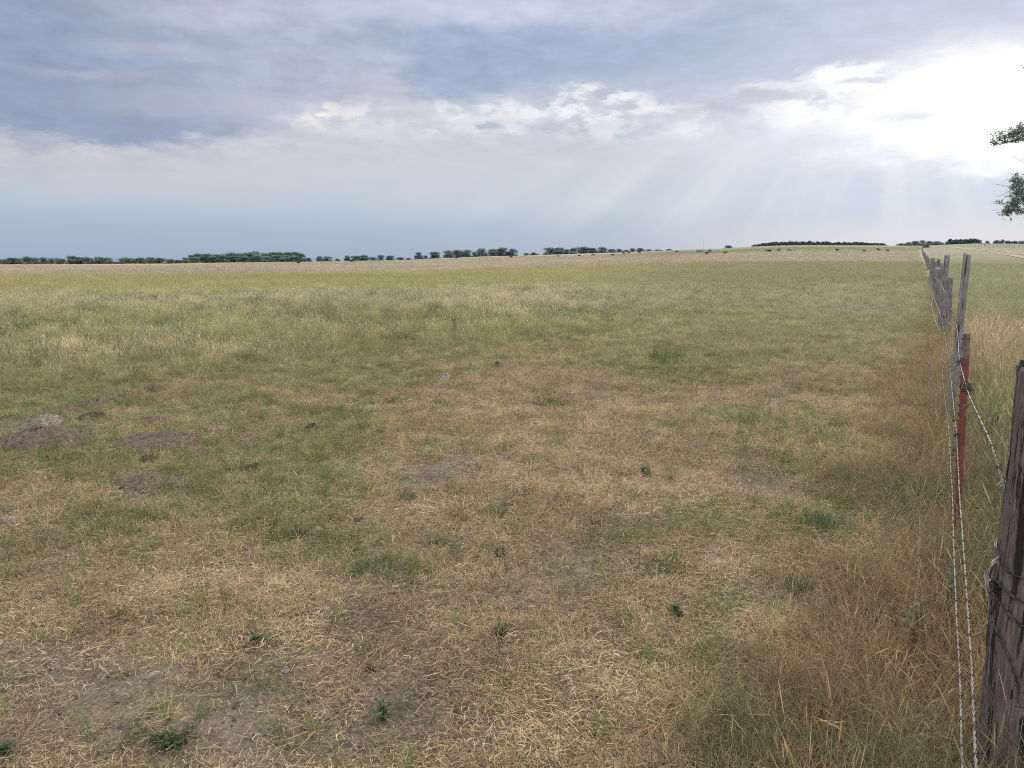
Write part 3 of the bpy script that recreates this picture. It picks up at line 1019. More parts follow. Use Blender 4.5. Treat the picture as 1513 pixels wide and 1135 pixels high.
strip_road('dirt_road', [(1600, 394), (1513, 380.5), (1480, 375), (1450, 371), (1425, 368), (1408, 366), (1398, 364.5)], 3.0, M_ROAD)
strip_road('dirt_road', [(1600, 388), (1513, 376.5), (1475, 371.5), (1445, 368.6), (1422, 366.5), (1405, 364.8)], 2.2, M_ROAD)

# ------------------------------------------------------------------ fence: wooden posts, steel post, wires
def ordinal(i):
    W = ['first', 'second', 'third', 'fourth', 'fifth', 'sixth', 'seventh', 'eighth', 'ninth', 'tenth', 'eleventh', 'twelfth', 'thirteenth', 'fourteenth', 'fifteenth', 'sixteenth', 'seventeenth', 'eighteenth', 'nineteenth', 'twentieth']
    if i < 20:
        return W[i]
    tens = {2: 'twenty', 3: 'thirty', 4: 'forty', 5: 'fifty', 6: 'sixty'}
    n = i + 1
    if n % 10 == 0:
        return {30: 'thirtieth', 40: 'fortieth', 50: 'fiftieth', 60: 'sixtieth'}[n]
    return tens[n // 10] + '-' + W[n % 10 - 1]


def wood_post(name, base, top, rad, seed, mat, label, seg=22, rings=16, group=None, taper=.9, split=0.0):
    r = np.random.default_rng(seed)
    base, top = np.asarray(base, float), np.asarray(top, float)
    Hh = np.linalg.norm(top - base)
    mb = MB()
    a = np.arange(seg) * 2 * PI / seg
    groove = 1 + (.10 if rad < .1 or seg < 40 else .045) * (np.sin(a * 3 + r.uniform(0, 6)) * .5 + r.normal(0, .5, seg))
    V = []
    zs = np.concatenate([[-.25], np.linspace(0, Hh - .012, rings - 1), [Hh]])
    bow = r.normal(0, .012, 2)
    for z in zs:
        q = z / Hh
        rr = rad * (1 + (taper - 1) * q) * groove * (1 + .03 * np.sin(z * 9 + a * 2) + r.normal(0, .012, seg))
        if z == zs[-1]:
            rr = rr * .93
        zz = np.full(seg, z)
        if z >= Hh - .013:
            zz = zz + (.02 * np.sin(a + seed) + r.normal(0, .005, seg)) * min(1, rad / .06)
        V.append(np.stack([np.cos(a) * rr + bow[0] * math.sin(q * PI), np.sin(a) * rr + bow[1] * math.sin(q * PI), zz], 1))
    n = len(zs)
    f = [(i * seg + k, i * seg + (k + 1) % seg, (i + 1) * seg + (k + 1) % seg, (i + 1) * seg + k) for i in range(n - 1) for k in range(seg)]
    V = np.concatenate(V)
    V = np.vstack([V, [[0, 0, Hh - .006]]])
    f += [((n - 1) * seg + k, (n - 1) * seg + (k + 1) % seg, len(V) - 1) for k in range(seg)]
    mb.add(V, f)
    o = mb.obj(name, mat)
    o.location = base
    o.rotation_mode = 'QUATERNION'
    o.rotation_quaternion = Vector(top - base).to_track_quat('Z', 'Y')
    for p in o.data.polygons:
        if p.index >= (n - 1) * seg:
            p.use_smooth = False
    return tag(o, label, 'fence post', group)


FG = 'wooden posts along the wire fence'
# corner post close by on the right
CPX, CPY, CPR = 1.550, 2.17, .105
corner = wood_post('corner_post', (CPX, CPY, 0), (CPX + .005, CPY, 1.365), CPR, 3, M_WOODD,
                   'thick dark weathered corner post wrapped in black wire at the right edge', 64, 60, None, .93)
# black wire wound round the corner post
def on_post(px, py, extra=.006):
    extra = extra + .006
    d = ray(px, py)
    ox, oy = -CPX, -CPY
    a = d[0] ** 2 + d[1] ** 2; b = 2 * (ox * d[0] + oy * d[1]); cc = ox * ox + oy * oy - (CPR * .99 + extra) ** 2
    disc = b * b - 4 * a * cc
    t = (-b - math.sqrt(max(disc, 0))) / (2 * a)
    p = np.array([d[0] * t, d[1] * t, H + d[2] * t])
    v = p[:2] - np.array([CPX, CPY]); v *= (CPR * .99 + extra) / np.linalg.norm(v)
    return np.array([CPX + v[0], CPY + v[1], p[2]])


def smooth_path(P, n):
    P = np.asarray(P, float)
    s = np.concatenate([[0], np.cumsum(np.linalg.norm(np.diff(P, axis=0), axis=1))])
    # Catmull-Rom through the points
    out = []
    Pe = np.vstack([2 * P[0] - P[1], P, 2 * P[-1] - P[-2]])
    for u in np.linspace(0, s[-1], n):
        i = min(max(np.searchsorted(s, u) - 1, 0), len(P) - 2)
        q = (u - s[i]) / (s[i + 1] - s[i] + 1e-9)
        a, b, c, d = Pe[i], Pe[i + 1], Pe[i + 2], Pe[i + 3]
        out.append(.5 * (2 * b + (c - a) * q + (2 * a - 5 * b + 4 * c - d) * q * q + (3 * b - a - 3 * c + d) * q ** 3))
    return np.array(out)


def twisted(mb, path, rad, amp, pitch, seg=5):
    s = np.concatenate([[0], np.cumsum(np.linalg.norm(np.diff(path, axis=0), axis=1))])
    T = np.gradient(path, axis=0); T /= np.linalg.norm(T, axis=1)[:, None] + 1e-12
    up = np.array([.13, .2, 1.0])
    N = np.cross(T, up); N /= np.linalg.norm(N, axis=1)[:, None] + 1e-12
    B = np.cross(T, N)
    for ph in (0, PI):
        a = s / pitch * 2 * PI + ph
        mb.tube(path + amp * (np.cos(a)[:, None] * N + np.sin(a)[:, None] * B), rad, seg)


def ring_path(a0, a1, z0, z1, n=20, extra=.006):
    a = np.linspace(a0, a1, n)
    z = np.linspace(z0, z1, n)
    return [np.array([CPX + math.cos(q) * (CPR + extra), CPY + math.sin(q) * (CPR + extra), w]) for q, w in zip(a, z)]


wraps = [[(1477, 818), (1478, 830), (1486, 842), (1500, 850), (1512, 853), (1530, 850)],
         [(1466, 838), (1462, 852), (1472, 858), (1490, 876), (1512, 890), (1532, 896)],
         [(1461, 862), (1472, 884), (1487, 904), (1502, 918), (1513, 926), (1532, 934)],
         [(1464, 886), (1466, 912), (1476, 940), (1488, 965), (1499, 992), (1505, 1018), (1506, 1042)]]
for i, w in enumerate(wraps):
    mb = MB()
    P = [on_post(a, b, .004 + .002 * i) for a, b in w]
    if i < 3:
        ang = math.atan2(P[0][1] - CPY, P[0][0] - CPX)
        pre = ring_path(ang - (1.4 + .3 * i), ang - .1, P[0][2] + .02 - .02 * i, P[0][2], 8, .004 + .002 * i)
        ang2 = math.atan2(P[-1][1] - CPY, P[-1][0] - CPX)
        post = ring_path(ang2 + .1, ang2 + 1.8, P[-1][2], P[-1][2] + .01, 10, .004 + .002 * i)
        P = pre + P + post
    P = smooth_path(P, 260)
    twisted(mb, P, .0022, .0023, .16, 6)
    mb.obj('wire_wrap', M_OLDWIRE, corner).matrix_parent_inverse = Matrix()
# loop of shiny wire bulging off the left side, dark knot and coil
def local_part(mb, name, mat, parent):
    o = mb.obj(name, mat, parent)
    return o


bpy.context.view_layer.update()
inv = corner.matrix_world.inverted()
for ch in corner.children:
    ch.matrix_parent_inverse = inv
mb = MB()
L = [on_post(1477, 822, .003), at_y(1468, 832, 2.13), at_y(1460, 846, 2.11), at_y(1459, 862, 2.10), at_y(1463, 874, 2.11), on_post(1470, 880, .006)]
twisted(mb, smooth_path(L, 80), .0024, .0022, .12, 6)
o = mb.obj('wire_loop', M_WIRE, corner); o.matrix_parent_inverse = inv
mb = MB()
kr = np.random.default_rng(4)
kc = on_post(1469, 870, .004)
for i in range(26):
    a = kr.normal(0, .010, (5, 3)) * np.array([1, 1, 1.1]) + kc
    mb.tube(smooth_path(a, 10), .0012, 4)
o = mb.obj('wire_knot', M_BARB, corner); o.matrix_parent_inverse = inv
mb = MB()
for py in (1012, 1020, 1030, 1042):
    mb.tube(smooth_path([on_post(1499, py, .004), on_post(1503, py + 2, .012), on_post(1510, py + 3, .008)], 12), .0022, 6)
o = mb.obj('wire_coil', M_OLDWIRE, corner); o.matrix_parent_inverse = inv

# steel T-post
tb = flat(1412, 800)
tt = at_y(1428, 493, tb[1])
trunk_len = np.linalg.norm(tt - tb)
tp = empty('steel_post', tb, 'red steel post with worn grey top standing between the wooden fence posts', 'fence post')
tp.rotation_mode = 'QUATERNION'
q0 = Vector(tt - tb).to_track_quat('Z', 'Y')
zax = Vector(tt - tb).normalized()
xax = (Vector((1, -.35, 0)) - zax * zax.dot(Vector((1, -.35, 0)))).normalized()
tp.rotation_quaternion = Matrix((xax, zax.cross(xax), zax)).transposed().to_quaternion()
zsplit = trunk_len * (1 - 36 / 307)
Rz = Matrix.Rotation(0, 3, 'Z')
ang = math.radians(0)


def tpost_piece(z0, z1):
    mb = MB()
    nn = max(2, int((z1 - z0) / .05))
    # T outline: broad web towards the viewer, flange with studs on the field side
    prof = .62 * np.array([(-.026, -.017), (-.021, -.017), (-.021, -.003), (.031, -.003), (.034, 0), (.031, .003), (-.021, .003), (-.021, .017), (-.026, .017)])
    ca, sa = math.cos(ang), math.sin(ang)
    prof = prof @ np.array([[ca, sa], [-sa, ca]])
    k = len(prof)
    V = np.concatenate([np.concatenate([prof, np.full((k, 1), z)], 1) for z in np.linspace(z0, z1, nn)])
    f = [(i * k + j, i * k + (j + 1) % k, (i + 1) * k + (j + 1) % k, (i + 1) * k + j) for i in range(nn - 1) for j in range(k)]
    f.append(tuple(range(k))[::-1]); f.append(tuple((nn - 1) * k + j for j in range(k)))
    mb.add(V, f)
    return mb


def qv(v):
    return v


zt = np.linalg.norm(tt - tb)
tpost_piece(-.2, zt * .885).obj('post_body', M_RED, tp, False)
tpost_piece(zt * .885 + .001, zt).obj('post_top', M_GREYP, tp, False)
for i in range(17):
    z = zt - .03 - i * .055
    mb = MB()
    R_ = np.array(Matrix.Rotation(ang, 3, 'Z'))
    c_ = R_ @ np.array([-.019, 0, 0]) + np.array([0, 0, z])
    mb.box(c_, (.009, .011, .016), R_)
    mb.obj('stud', M_RED if z < zt * .885 else M_GREYP, tp, False)

# wooden posts of the fence, each surveyed by base and top
PL = [((1402, 622), (1429, 375), 10.5, 'tall grey post leaning right just behind the red steel post'),
      ((1388, 485), (1400, 377), 7.5, 'thin tall grey post leaning behind the short stub post'),
      ((1396.5, 497), (1397.5, 409), 8, 'short grey stub post, left half of the touching pair'),
      ((1401.5, 495), (1404, 409.5), 7, 'short grey stub post, right half of the touching pair'),
      ((1383, 456), (1386.5, 396), 9, 'broad grey post just left of the short stub pair'),
      ((1380.5, 441), (1387, 383), 4.5, 'thin grey post rising just beyond the broad grey post'),
      ((1378.5, 428), (1382, 387), 4.0, 'slim post second beyond the broad grey post'),
      ((1375, 420), (1378, 382), 5.5, 'dark stout post third beyond the broad grey post')]
posts_xy = []
for i, (b, t_, w, lab) in enumerate(PL):
    B = flat(*b)
    T_ = at_y(t_[0], t_[1], B[1])
    B[2] = gz(B[0], B[1]) - .02
    dep = B[1] * CP + H * SP
    wood_post('fence_post', B, T_, w / F * dep / 2, 20 + i, M_WOODG, lab, 16, 14, FG, .95)
    posts_xy.append(B)
# farther posts up the hill
ys = []
yv = 50.0
while yv < 500:
    ys.append(yv)
    yv += 4.4 + .012 * yv
for i, yv in enumerate(ys):
    xv = np.interp(yv, FL[:, 1], FL[:, 0]) + rng.normal(0, .12)
    zv = gz(xv, yv)
    hh = rng.uniform(1.15, 1.5)
    wood_post('fence_post', (xv, yv, zv - .02), (xv + rng.normal(.03, .06), yv + rng.normal(0, .05), zv + hh), rng.uniform(.07, .11), 60 + i, M_WOODG,
              'far weathered fence post climbing the hill, %s beyond the dark stout post' % ordinal(i), 8, 4, FG)

# barbed wires
def wire(name, pts, label, knots=(), ymax_barb=4.9):
    P = np.array(pts)
    P = P[np.argsort(P[:, 1])]
    near = smooth_path(P, int(np.linalg.norm(np.diff(P, axis=0), axis=1).sum() / .0055))
    root = empty(name, P[0], label, 'wire', 'barbed wires of the fence')
    near_l = near - P[0]
    cut = np.searchsorted(near[:, 1], 12.0)
    mb = MB()
    twisted(mb, near_l[:cut], .0016, .0016, .055, 5)
    if cut < len(near):
        mb.tube(near_l[cut - 1::12] if len(near_l[cut - 1::12]) > 1 else near_l[cut - 1:], .003, 5)
    mb.obj('strand', M_WIRE, root)
    s = np.concatenate([[0], np.cumsum(np.linalg.norm(np.diff(near, axis=0), axis=1))])
    T = np.gradient(near, axis=0); T /= np.linalg.norm(T, axis=1)[:, None]
    rr = np.random.default_rng(len(label))
    u = .04
    far = MB(); nfar = 0
    while u < s[-1]:
        i = np.searchsorted(s, u)
        if i >= len(near):
            break
        p, t_ = near[i] - P[0], T[i]
        if near[i][1] > 14:
            break
        b = MB() if near[i][1] < ymax_barb else far
        n0 = np.cross(t_, rr.normal(size=3)); n0 /= np.linalg.norm(n0)
        n1 = np.cross(t_, n0)
        # two wraps round the strand
        a = np.linspace(0, 2.2 * PI, 12)
        coil = p + .0036 * (np.cos(a)[:, None] * n0 + np.sin(a)[:, None] * n1) + t_ * (a / a[-1] - .5)[:, None] * .005
        b.tube(coil, .0011, 4)
        for sg in (1, -1):
            for nv in (n0, n1):
                d = nv * sg + t_ * rr.normal(0, .25)
                d /= np.linalg.norm(d)
                b.tube(np.array([p + d * .002, p + d * .011, p + d * .016]), [.0011, .0010, .0004], 4)
        if b is not far and near[i][1] > .9:
            b.obj('barb', M_BARB, root)
        elif b is far:
            nfar += 1
        u += rr.uniform(.10, .135)
    if nfar:
        o = far.obj('barb', M_BARB, root); tag(o, None, None, None, 'stuff')
    return root, P[0]


hilltop = [(x_, y_) for x_, y_ in [(np.interp(v, FL[:, 1], FL[:, 0]), v) for v in (50, 80, 130, 200)]]
w1 = [on_post(1481, 712, .008), on_post(1480.5, 700, .012), flat(1478, 684, 1.07), flat(1462, 650, 1.085), flat(1440, 602, 1.09), flat(1428, 572, 1.095), flat(1421, 545, 1.1), flat(1417.5, 528, 1.1),
      flat(1408, 463, 1.10), flat(1389.5, 418, 1.10), flat(1381, 407, 1.10)] + [np.array([a, b, gz(a, b) + 1.08]) for a, b in hilltop]
w2 = [flat(1470, 1500, .66), flat(1452, 1250, .66), flat(1441.6, 1124, .66), flat(1436, 992, .66), flat(1431, 918, .665), flat(1423, 800, .67), flat(1418, 733, .68), flat(1413.5, 644, .68), flat(1411, 617, .68),
      flat(1399.5, 515, .68), flat(1390, 468, .68), flat(1379, 426, .68)] + [np.array([a, b, gz(a, b) + .68]) for a, b in hilltop]
w3 = [flat(1440, 1500, .44), flat(1428, 1250, .44), flat(1421.5, 1124, .44), flat(1418, 992, .44), flat(1413.6, 918, .445), flat(1409, 800, .45), flat(1407.5, 733, .45), flat(1405, 694, .45), flat(1401, 625, .45),
      flat(1394, 570, .45), flat(1387.5, 492, .45), flat(1377.5, 443, .45)] + [np.array([a, b, gz(a, b) + .45]) for a, b in hilltop]
wr1, o1 = wire('barbed_wire', w1, 'top barbed wire slanting from the corner post to the red steel post')
wr2, o2 = wire('barbed_wire', w2, 'middle barbed wire hanging just in front of the red steel post')
wr3, o3 = wire('barbed_wire', w3, 'lowest barbed wire running left of the red steel post')
# knots and splices on the wires
def knot(root, org, c, n, sp, seed, name='wire_knot', r=.0016, mat=M_BARB):
    k = np.random.default_rng(seed)
    mb = MB()
    for i in range(n):
        mb.tube(smooth_path(np.asarray(c) - org + k.normal(0, sp, (5, 3)), 14), r, 4)
    return mb.obj(name, mat, root)


knot(wr1, o1, flat(1429, 570, 1.093), 12, .014, 1)
knot(wr1, o1, flat(1431, 577, 1.09), 9, .010, 2)
knot(wr1, o1, flat(1419, 535, 1.1), 7, .009, 3)
knot(wr2, o2, flat(1412.5, 620, .68), 6, .010, 5)
knot(wr2, o2, flat(1413.5, 643, .68), 7, .010, 6)
# tie wires running across the steel post
Lt = [((1400, 552), (1419, 536), 4.3), ((1413, 567), (1428, 562), 3.6), ((1400, 617), (1412, 614), 4.0), ((1414, 612), (1440, 590), 3.6), ((1419, 531), (1432, 534), 4.40), ((1412, 621), (1427, 623), 4.38)]
for a, b, yy in Lt:
    mb = MB()
    p0, p1 = at_y(a[0], a[1], yy), at_y(b[0], b[1], yy - .12)
    mid = (p0 + p1) / 2 + np.array([0, 0, -.006])
    mb.tube(smooth_path([p0, mid, p1], 14) - o1, .0018, 5)
    mb.obj('tie_wire', M_BARB, wr1)
# staple end on the corner post
mb = MB()
mb.tube(smooth_path([at_y(1471, 717, 2.08), at_y(1478, 713, 2.08), at_y(1481, 700, 2.09)], 12) - o1, .002, 5)
mb.tube(smooth_path([at_y(1471, 717, 2.08), at_y(1477, 719, 2.08), on_post(1481, 717, .004)], 12) - o1, .002, 5)
mb.obj('wire_end', M_WIRE, wr1)

# second, far fence beyond the road
for i in range(26):
    px = 1436 + i * 4.6 + rng.normal(0, .5)
    p = on_terrain(px, np.interp(px, [1436, 1513, 1570], [365.2, 366.5, 368.5]))
    p = p if np.hypot(p[0], p[1]) < 500 else np.array([math.sin(az_of(px)) * 420, math.cos(az_of(px)) * 420, 0])
    zv = gz(p[0], p[1])
    wood_post('fence_post', (p[0], p[1], zv - .02), (p[0] + rng.normal(0, .06), p[1], zv + rng.uniform(1.3, 1.7)), rng.uniform(.09, .14), 300 + i, M_WOODG,
              'tiny fence post beyond the dirt road, %s from the left' % ordinal(i), 6, 3, 'posts of the far fence beyond the road')

# ------------------------------------------------------------------ far trees
def leaf_cloud(mb, seed, lobes, n, size, flatk=.8, tint=(.55, 1.35)):
    """small leaf-sized faces through the volume of several lobes"""
    r = np.random.default_rng(seed)
    lob = np.array(lobes, float)
    wgt = (lob[:, 3] * lob[:, 4] * lob[:, 5]) ** (2 / 3); wgt /= wgt.sum()
    k = r.choice(len(lob), n, p=wgt)
    d = r.normal(size=(n, 3)); d /= np.linalg.norm(d, axis=1)[:, None]
    rad = r.uniform(.35, 1.0, n) ** .45
    rough = 1 + .22 * np.sin(d[:, 0] * 5 + k) * np.cos(d[:, 1] * 6 + d[:, 2] * 4 + k * 2) + r.normal(0, .05, n)
    c = lob[k, :3] + d * (rad * rough)[:, None] * lob[k, 3:6]
    nrm = d + r.normal(0, .55, (n, 3)); nrm[:, 2] += .25
    nrm /= np.linalg.norm(nrm, axis=1)[:, None]
    u = np.cross(nrm, r.normal(size=(n, 3))); u /= np.linalg.norm(u, axis=1)[:, None]
    v = np.cross(nrm, u)
    s = size * r.uniform(.6, 1.3, n)[:, None]
    a = r.uniform(.55, 1.0, n)[:, None]
    V = np.stack([c - u * s, c - v * s * a, c + u * s, c + v * s * a * .9], 1).reshape(-1, 3)
    lob_t = r.uniform(.8, 1.2, len(lob))
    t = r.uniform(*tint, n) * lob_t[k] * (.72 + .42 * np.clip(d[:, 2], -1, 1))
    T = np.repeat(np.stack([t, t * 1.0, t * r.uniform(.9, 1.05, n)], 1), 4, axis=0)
    f = np.arange(4 * n).reshape(-1, 4).tolist()
    mb.add(V, f, np.clip(T, .12, 2.2))


def tree_proto(seed, w, h, kind):
    """unit tree of about width w and height h: trunk mesh, crown mesh"""
    r = np.random.default_rng(seed)
    tr, cr = MB(), MB()
    if kind == 'cedar':
        tr.tube([(0, 0, -.3), (0, 0, h * .25), (0, 0, h * .9)], [w * .05, w * .04, w * .01], 5)
        lob = []
        for i in range(7):
            q = i / 6
            rr = w * .5 * (1 - q * q * .62) * r.uniform(.85, 1.1)
            lob.append((r.normal(0, w * .05), r.normal(0, w * .05), h * (.1 + .8 * q), rr, rr, h * .12))
        leaf_cloud(cr, seed, lob, 520, w * .085, tint=(.6, 1.2))
        return tr.mesh('trunk', M_BARK), cr.mesh('crown', M_CEDAR, False)
    trunks = [(0, 0)] if kind != 'multi' else [(-.12 * w, 0), (.1 * w, .05 * w)]
    lob = []
    nl = 9 if kind != 'low' else 7
    base = .20 if kind == 'tall' else .04
    if kind == 'low':
        base = -.06
    for i in range(nl):
        a = r.uniform(0, 2 * PI); q = r.uniform(0, 1)
        zc = h * (base + .16 + (.80 - base) * q)
        rr = w * .32 * math.sqrt(max(.15, 1 - ((q - .30) / .85) ** 2)) * r.uniform(.35, 1.0)
        sz = w * r.uniform(.15, .30)
        zc = min(zc, h - sz * .72)
        lob.append((math.cos(a) * rr, math.sin(a) * rr, zc, sz, sz, sz * .78))
    lob.append((r.normal(0, w * .06), 0, h - w * .16, w * .24, w * .24, w * .18))
    lob.append((r.normal(0, w * .1), 0, h * .45, w * .36, w * .36, w * .30))
    for i in range(5):
        a = i * 1.257 + r.uniform(0, .8); q = w * r.uniform(.22, .36)
        lob.append((math.cos(a) * q, math.sin(a) * q, h * r.uniform(.10, .24), w * r.uniform(.14, .2), w * r.uniform(.14, .2), h * r.uniform(.10, .17)))
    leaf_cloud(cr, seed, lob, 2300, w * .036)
    for tx, ty in trunks:
        tr.tube([(tx, ty, -.5), (tx * 1.1, ty, h * .2), (tx * 1.4 + r.normal(0, .02 * w), ty, h * .5), (tx * 1.5, ty, h * .8)], [w * .045, w * .034, w * .02, w * .006], 6)
    for L_ in lob[:7]:
        z0 = h * r.uniform(.15, .35)
        tx = trunks[0][0]
        tr.tube([(tx, 0, z0), (L_[0] * .5, L_[1] * .5, (z0 + L_[2]) / 2 + .03 * h), L_[:3]], [w * .018, w * .012, w * .004], 5)
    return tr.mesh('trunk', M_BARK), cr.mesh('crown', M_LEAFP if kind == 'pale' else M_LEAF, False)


PROTO = {k: [tree_proto(1000 + 37 * j + hash_, 1.0, 1.0 if k != 'cedar' else 1.0, k) for j in range(n)]
         for k, n, hash_ in (('tall', 4, 1), ('multi', 3, 2), ('low', 4, 3), ('pale', 2, 4), ('cedar', 5, 5))}
tree_i = [0]


def tree(px, ytop, wpx, kind, label, group, r=650.0, name='deciduous_tree', cat='tree'):
    i = tree_i[0]; tree_i[0] += 1
    a = az_of(px)
    x, y = math.sin(a) * r, math.cos(a) * r
    z = gz(x, y)
    top = at_y(px, ytop, y)[2]
    dep = y * CP
    w = wpx / F * dep
    h = max(top - z, 1.5)
    root = empty(name, (x, y, z - .09 * h), label, cat, group)
    tm, cm = PROTO[kind][i % len(PROTO[kind])]
    for nm, me in (('trunk', tm), ('crown', cm)):
        o = bpy.data.objects.new(nm, me)
        COL.objects.link(o); o.parent = root
    root.scale = (w, w, h)
    root.rotation_euler[2] = random.uniform(0, 6.28)
    return root


def row(items, where, group, kinds, r, name='deciduous_tree', jitter=25):
    n = len(items)
    for i, it in enumerate(items):
        px, yt, w = it[:3]
        k = it[3] if len(it) > 3 else kinds[i % len(kinds)]
        lab = '%s tree from the left in %s' % (ordinal(i), where)
        tree(px, yt + random.uniform(-1.6, .8), w * (random.uniform(.95, 1.5) if k != 'cedar' else 2.1), k, lab, group, r + random.uniform(-jitter, jitter), name)


row([(3, 382, 16), (17, 379.5, 22), (30, 380, 18), (42, 377.8, 16), (53, 381, 14), (64, 379, 16), (76, 380, 16), (84, 381, 12), (92, 382, 10, 'pale'), (107, 377.8, 22), (118, 378, 20), (130, 379.5, 16), (145, 379.5, 18), (159, 379, 18), (170, 386, 9, 'low')],
    'the open line at the left edge', 'trees of the open line at the left edge', ['low', 'multi', 'low', 'tall'], 660)
row([(187, 379, 25), (207, 380, 20), (222, 380, 14), (233, 379.5, 17), (252, 382, 14), (264, 383, 12), (273, 381, 14)], 'the short row left of the long grove', 'trees of the short row left of the grove', ['low', 'low', 'multi', 'tall'], 665)
row([(283, 376, 15), (293, 374, 19), (305, 373, 20), (318, 373.5, 20), (330, 374, 20), (342, 373, 20), (353, 372.3, 20), (366, 372, 20), (376, 370.3, 18), (390, 371.5, 22), (403, 371, 20), (414, 371.5, 22), (425, 370, 22), (436, 372, 20), (445, 373.5, 16)],
    'the back of the long dense grove', 'trees at the back of the long grove', ['low', 'multi'], 680)
row([(288, 379, 16), (302, 377.5, 18), (316, 378.5, 17), (331, 378, 19), (347, 377, 18), (362, 377.5, 18), (379, 376, 18), (395, 377, 18), (410, 376.5, 18), (426, 376, 18), (440, 377, 16)],
    'the front edge of the long dense grove', 'trees at the front edge of the long grove', ['low'], 630, jitter=8)
row([(456, 380.5, 11), (473, 379, 14), (484, 379, 14), (498, 382, 9, 'pale'), (513, 377.5, 11), (526, 377.5, 18), (537, 377, 15), (552, 380, 12), (562, 376.5, 15, 'pale'), (577, 377, 16), (592, 379.5, 14, 'pale'), (604, 381.5, 12)],
    'the low pale row right of the grove', 'trees of the low pale row', ['low', 'multi', 'low'], 720)
row([(619, 371, 12, 'tall'), (629, 376, 9), (642, 371, 21), (663, 369, 17), (676, 367, 20), (690, 368, 18), (701, 371.5, 9), (712, 366.3, 20), (728, 367.3, 20), (742, 366, 20), (757, 366, 18)],
    'the middle clump right of the gap', 'trees of the middle clump', ['low', 'low', 'multi'], 640)
row([(778, 372.5, 11), (789, 372.5, 13), (812, 364, 22), (825, 365.3, 22), (838, 367.5, 14), (847, 365.5, 11), (862, 365, 22), (875, 365, 18), (890, 364.3, 18), (904, 368, 13), (914, 367, 14), (925, 368, 12), (934, 366.3, 9, 'tall'), (945, 365.5, 20), (959, 367.5, 9), (972, 367.5, 11), (988, 367, 15)],
    'the clump right of centre', 'trees of the clump right of centre', ['low', 'multi', 'low'], 690)
tree(1076, 362, 17, 'low', 'single round tree standing alone on the low hill', None, 640)
n = 44
row([(1114 + i * 4.4, float(np.interp(i, [0, 8, 14, 30, 43], [361.5, 357.2, 356.6, 358.2, 359.3]) + random.uniform(-.35, .45)), random.uniform(4.5, 6.5), 'cedar') for i in range(n)],
    'the dark cedar belt on the hill', 'cedars of the belt on the hill', ['cedar'], 640, 'cedar_tree', 12)
row([(1237, 358.5, 12), (1252, 357.3, 16), (1263, 357.8, 14), (1281, 359.5, 12), (1294, 360, 14)], 'the round trees among the cedars', 'round trees among the cedars', ['low'], 655)
row([(1330, 359.5, 13), (1340, 358.3, 13), (1351, 356.5, 14), (1360, 355.3, 13), (1371, 355.8, 14), (1382, 356.6, 12), (1390, 358.3, 9)], 'the clump where the fence meets the skyline', 'trees where the fence meets the skyline', ['low', 'multi'], 660)
tree(1367, 359.8, 13, 'low', 'low dark bush beside the far end of the fence', None, 520, 'bush', 'bush')
row([(1399 + i * 3.5, 353.2 + random.uniform(-.3, .4) + (1.2 if i in (0,) else 0), 5.5, 'cedar') for i in range(14)], 'the flat-topped windbreak right of the fence', 'trees of the flat-topped windbreak', ['cedar'], 640, 'cedar_tree', 6)
row([(1456, 355.2, 8), (1470, 355, 9), (1478, 354, 10), (1488, 355, 10), (1497, 354.6, 10), (1507, 354.8, 11), (1519, 354, 12)], 'the thin row at the right edge', 'trees of the thin row at the right edge', ['tall', 'multi', 'tall'], 640)

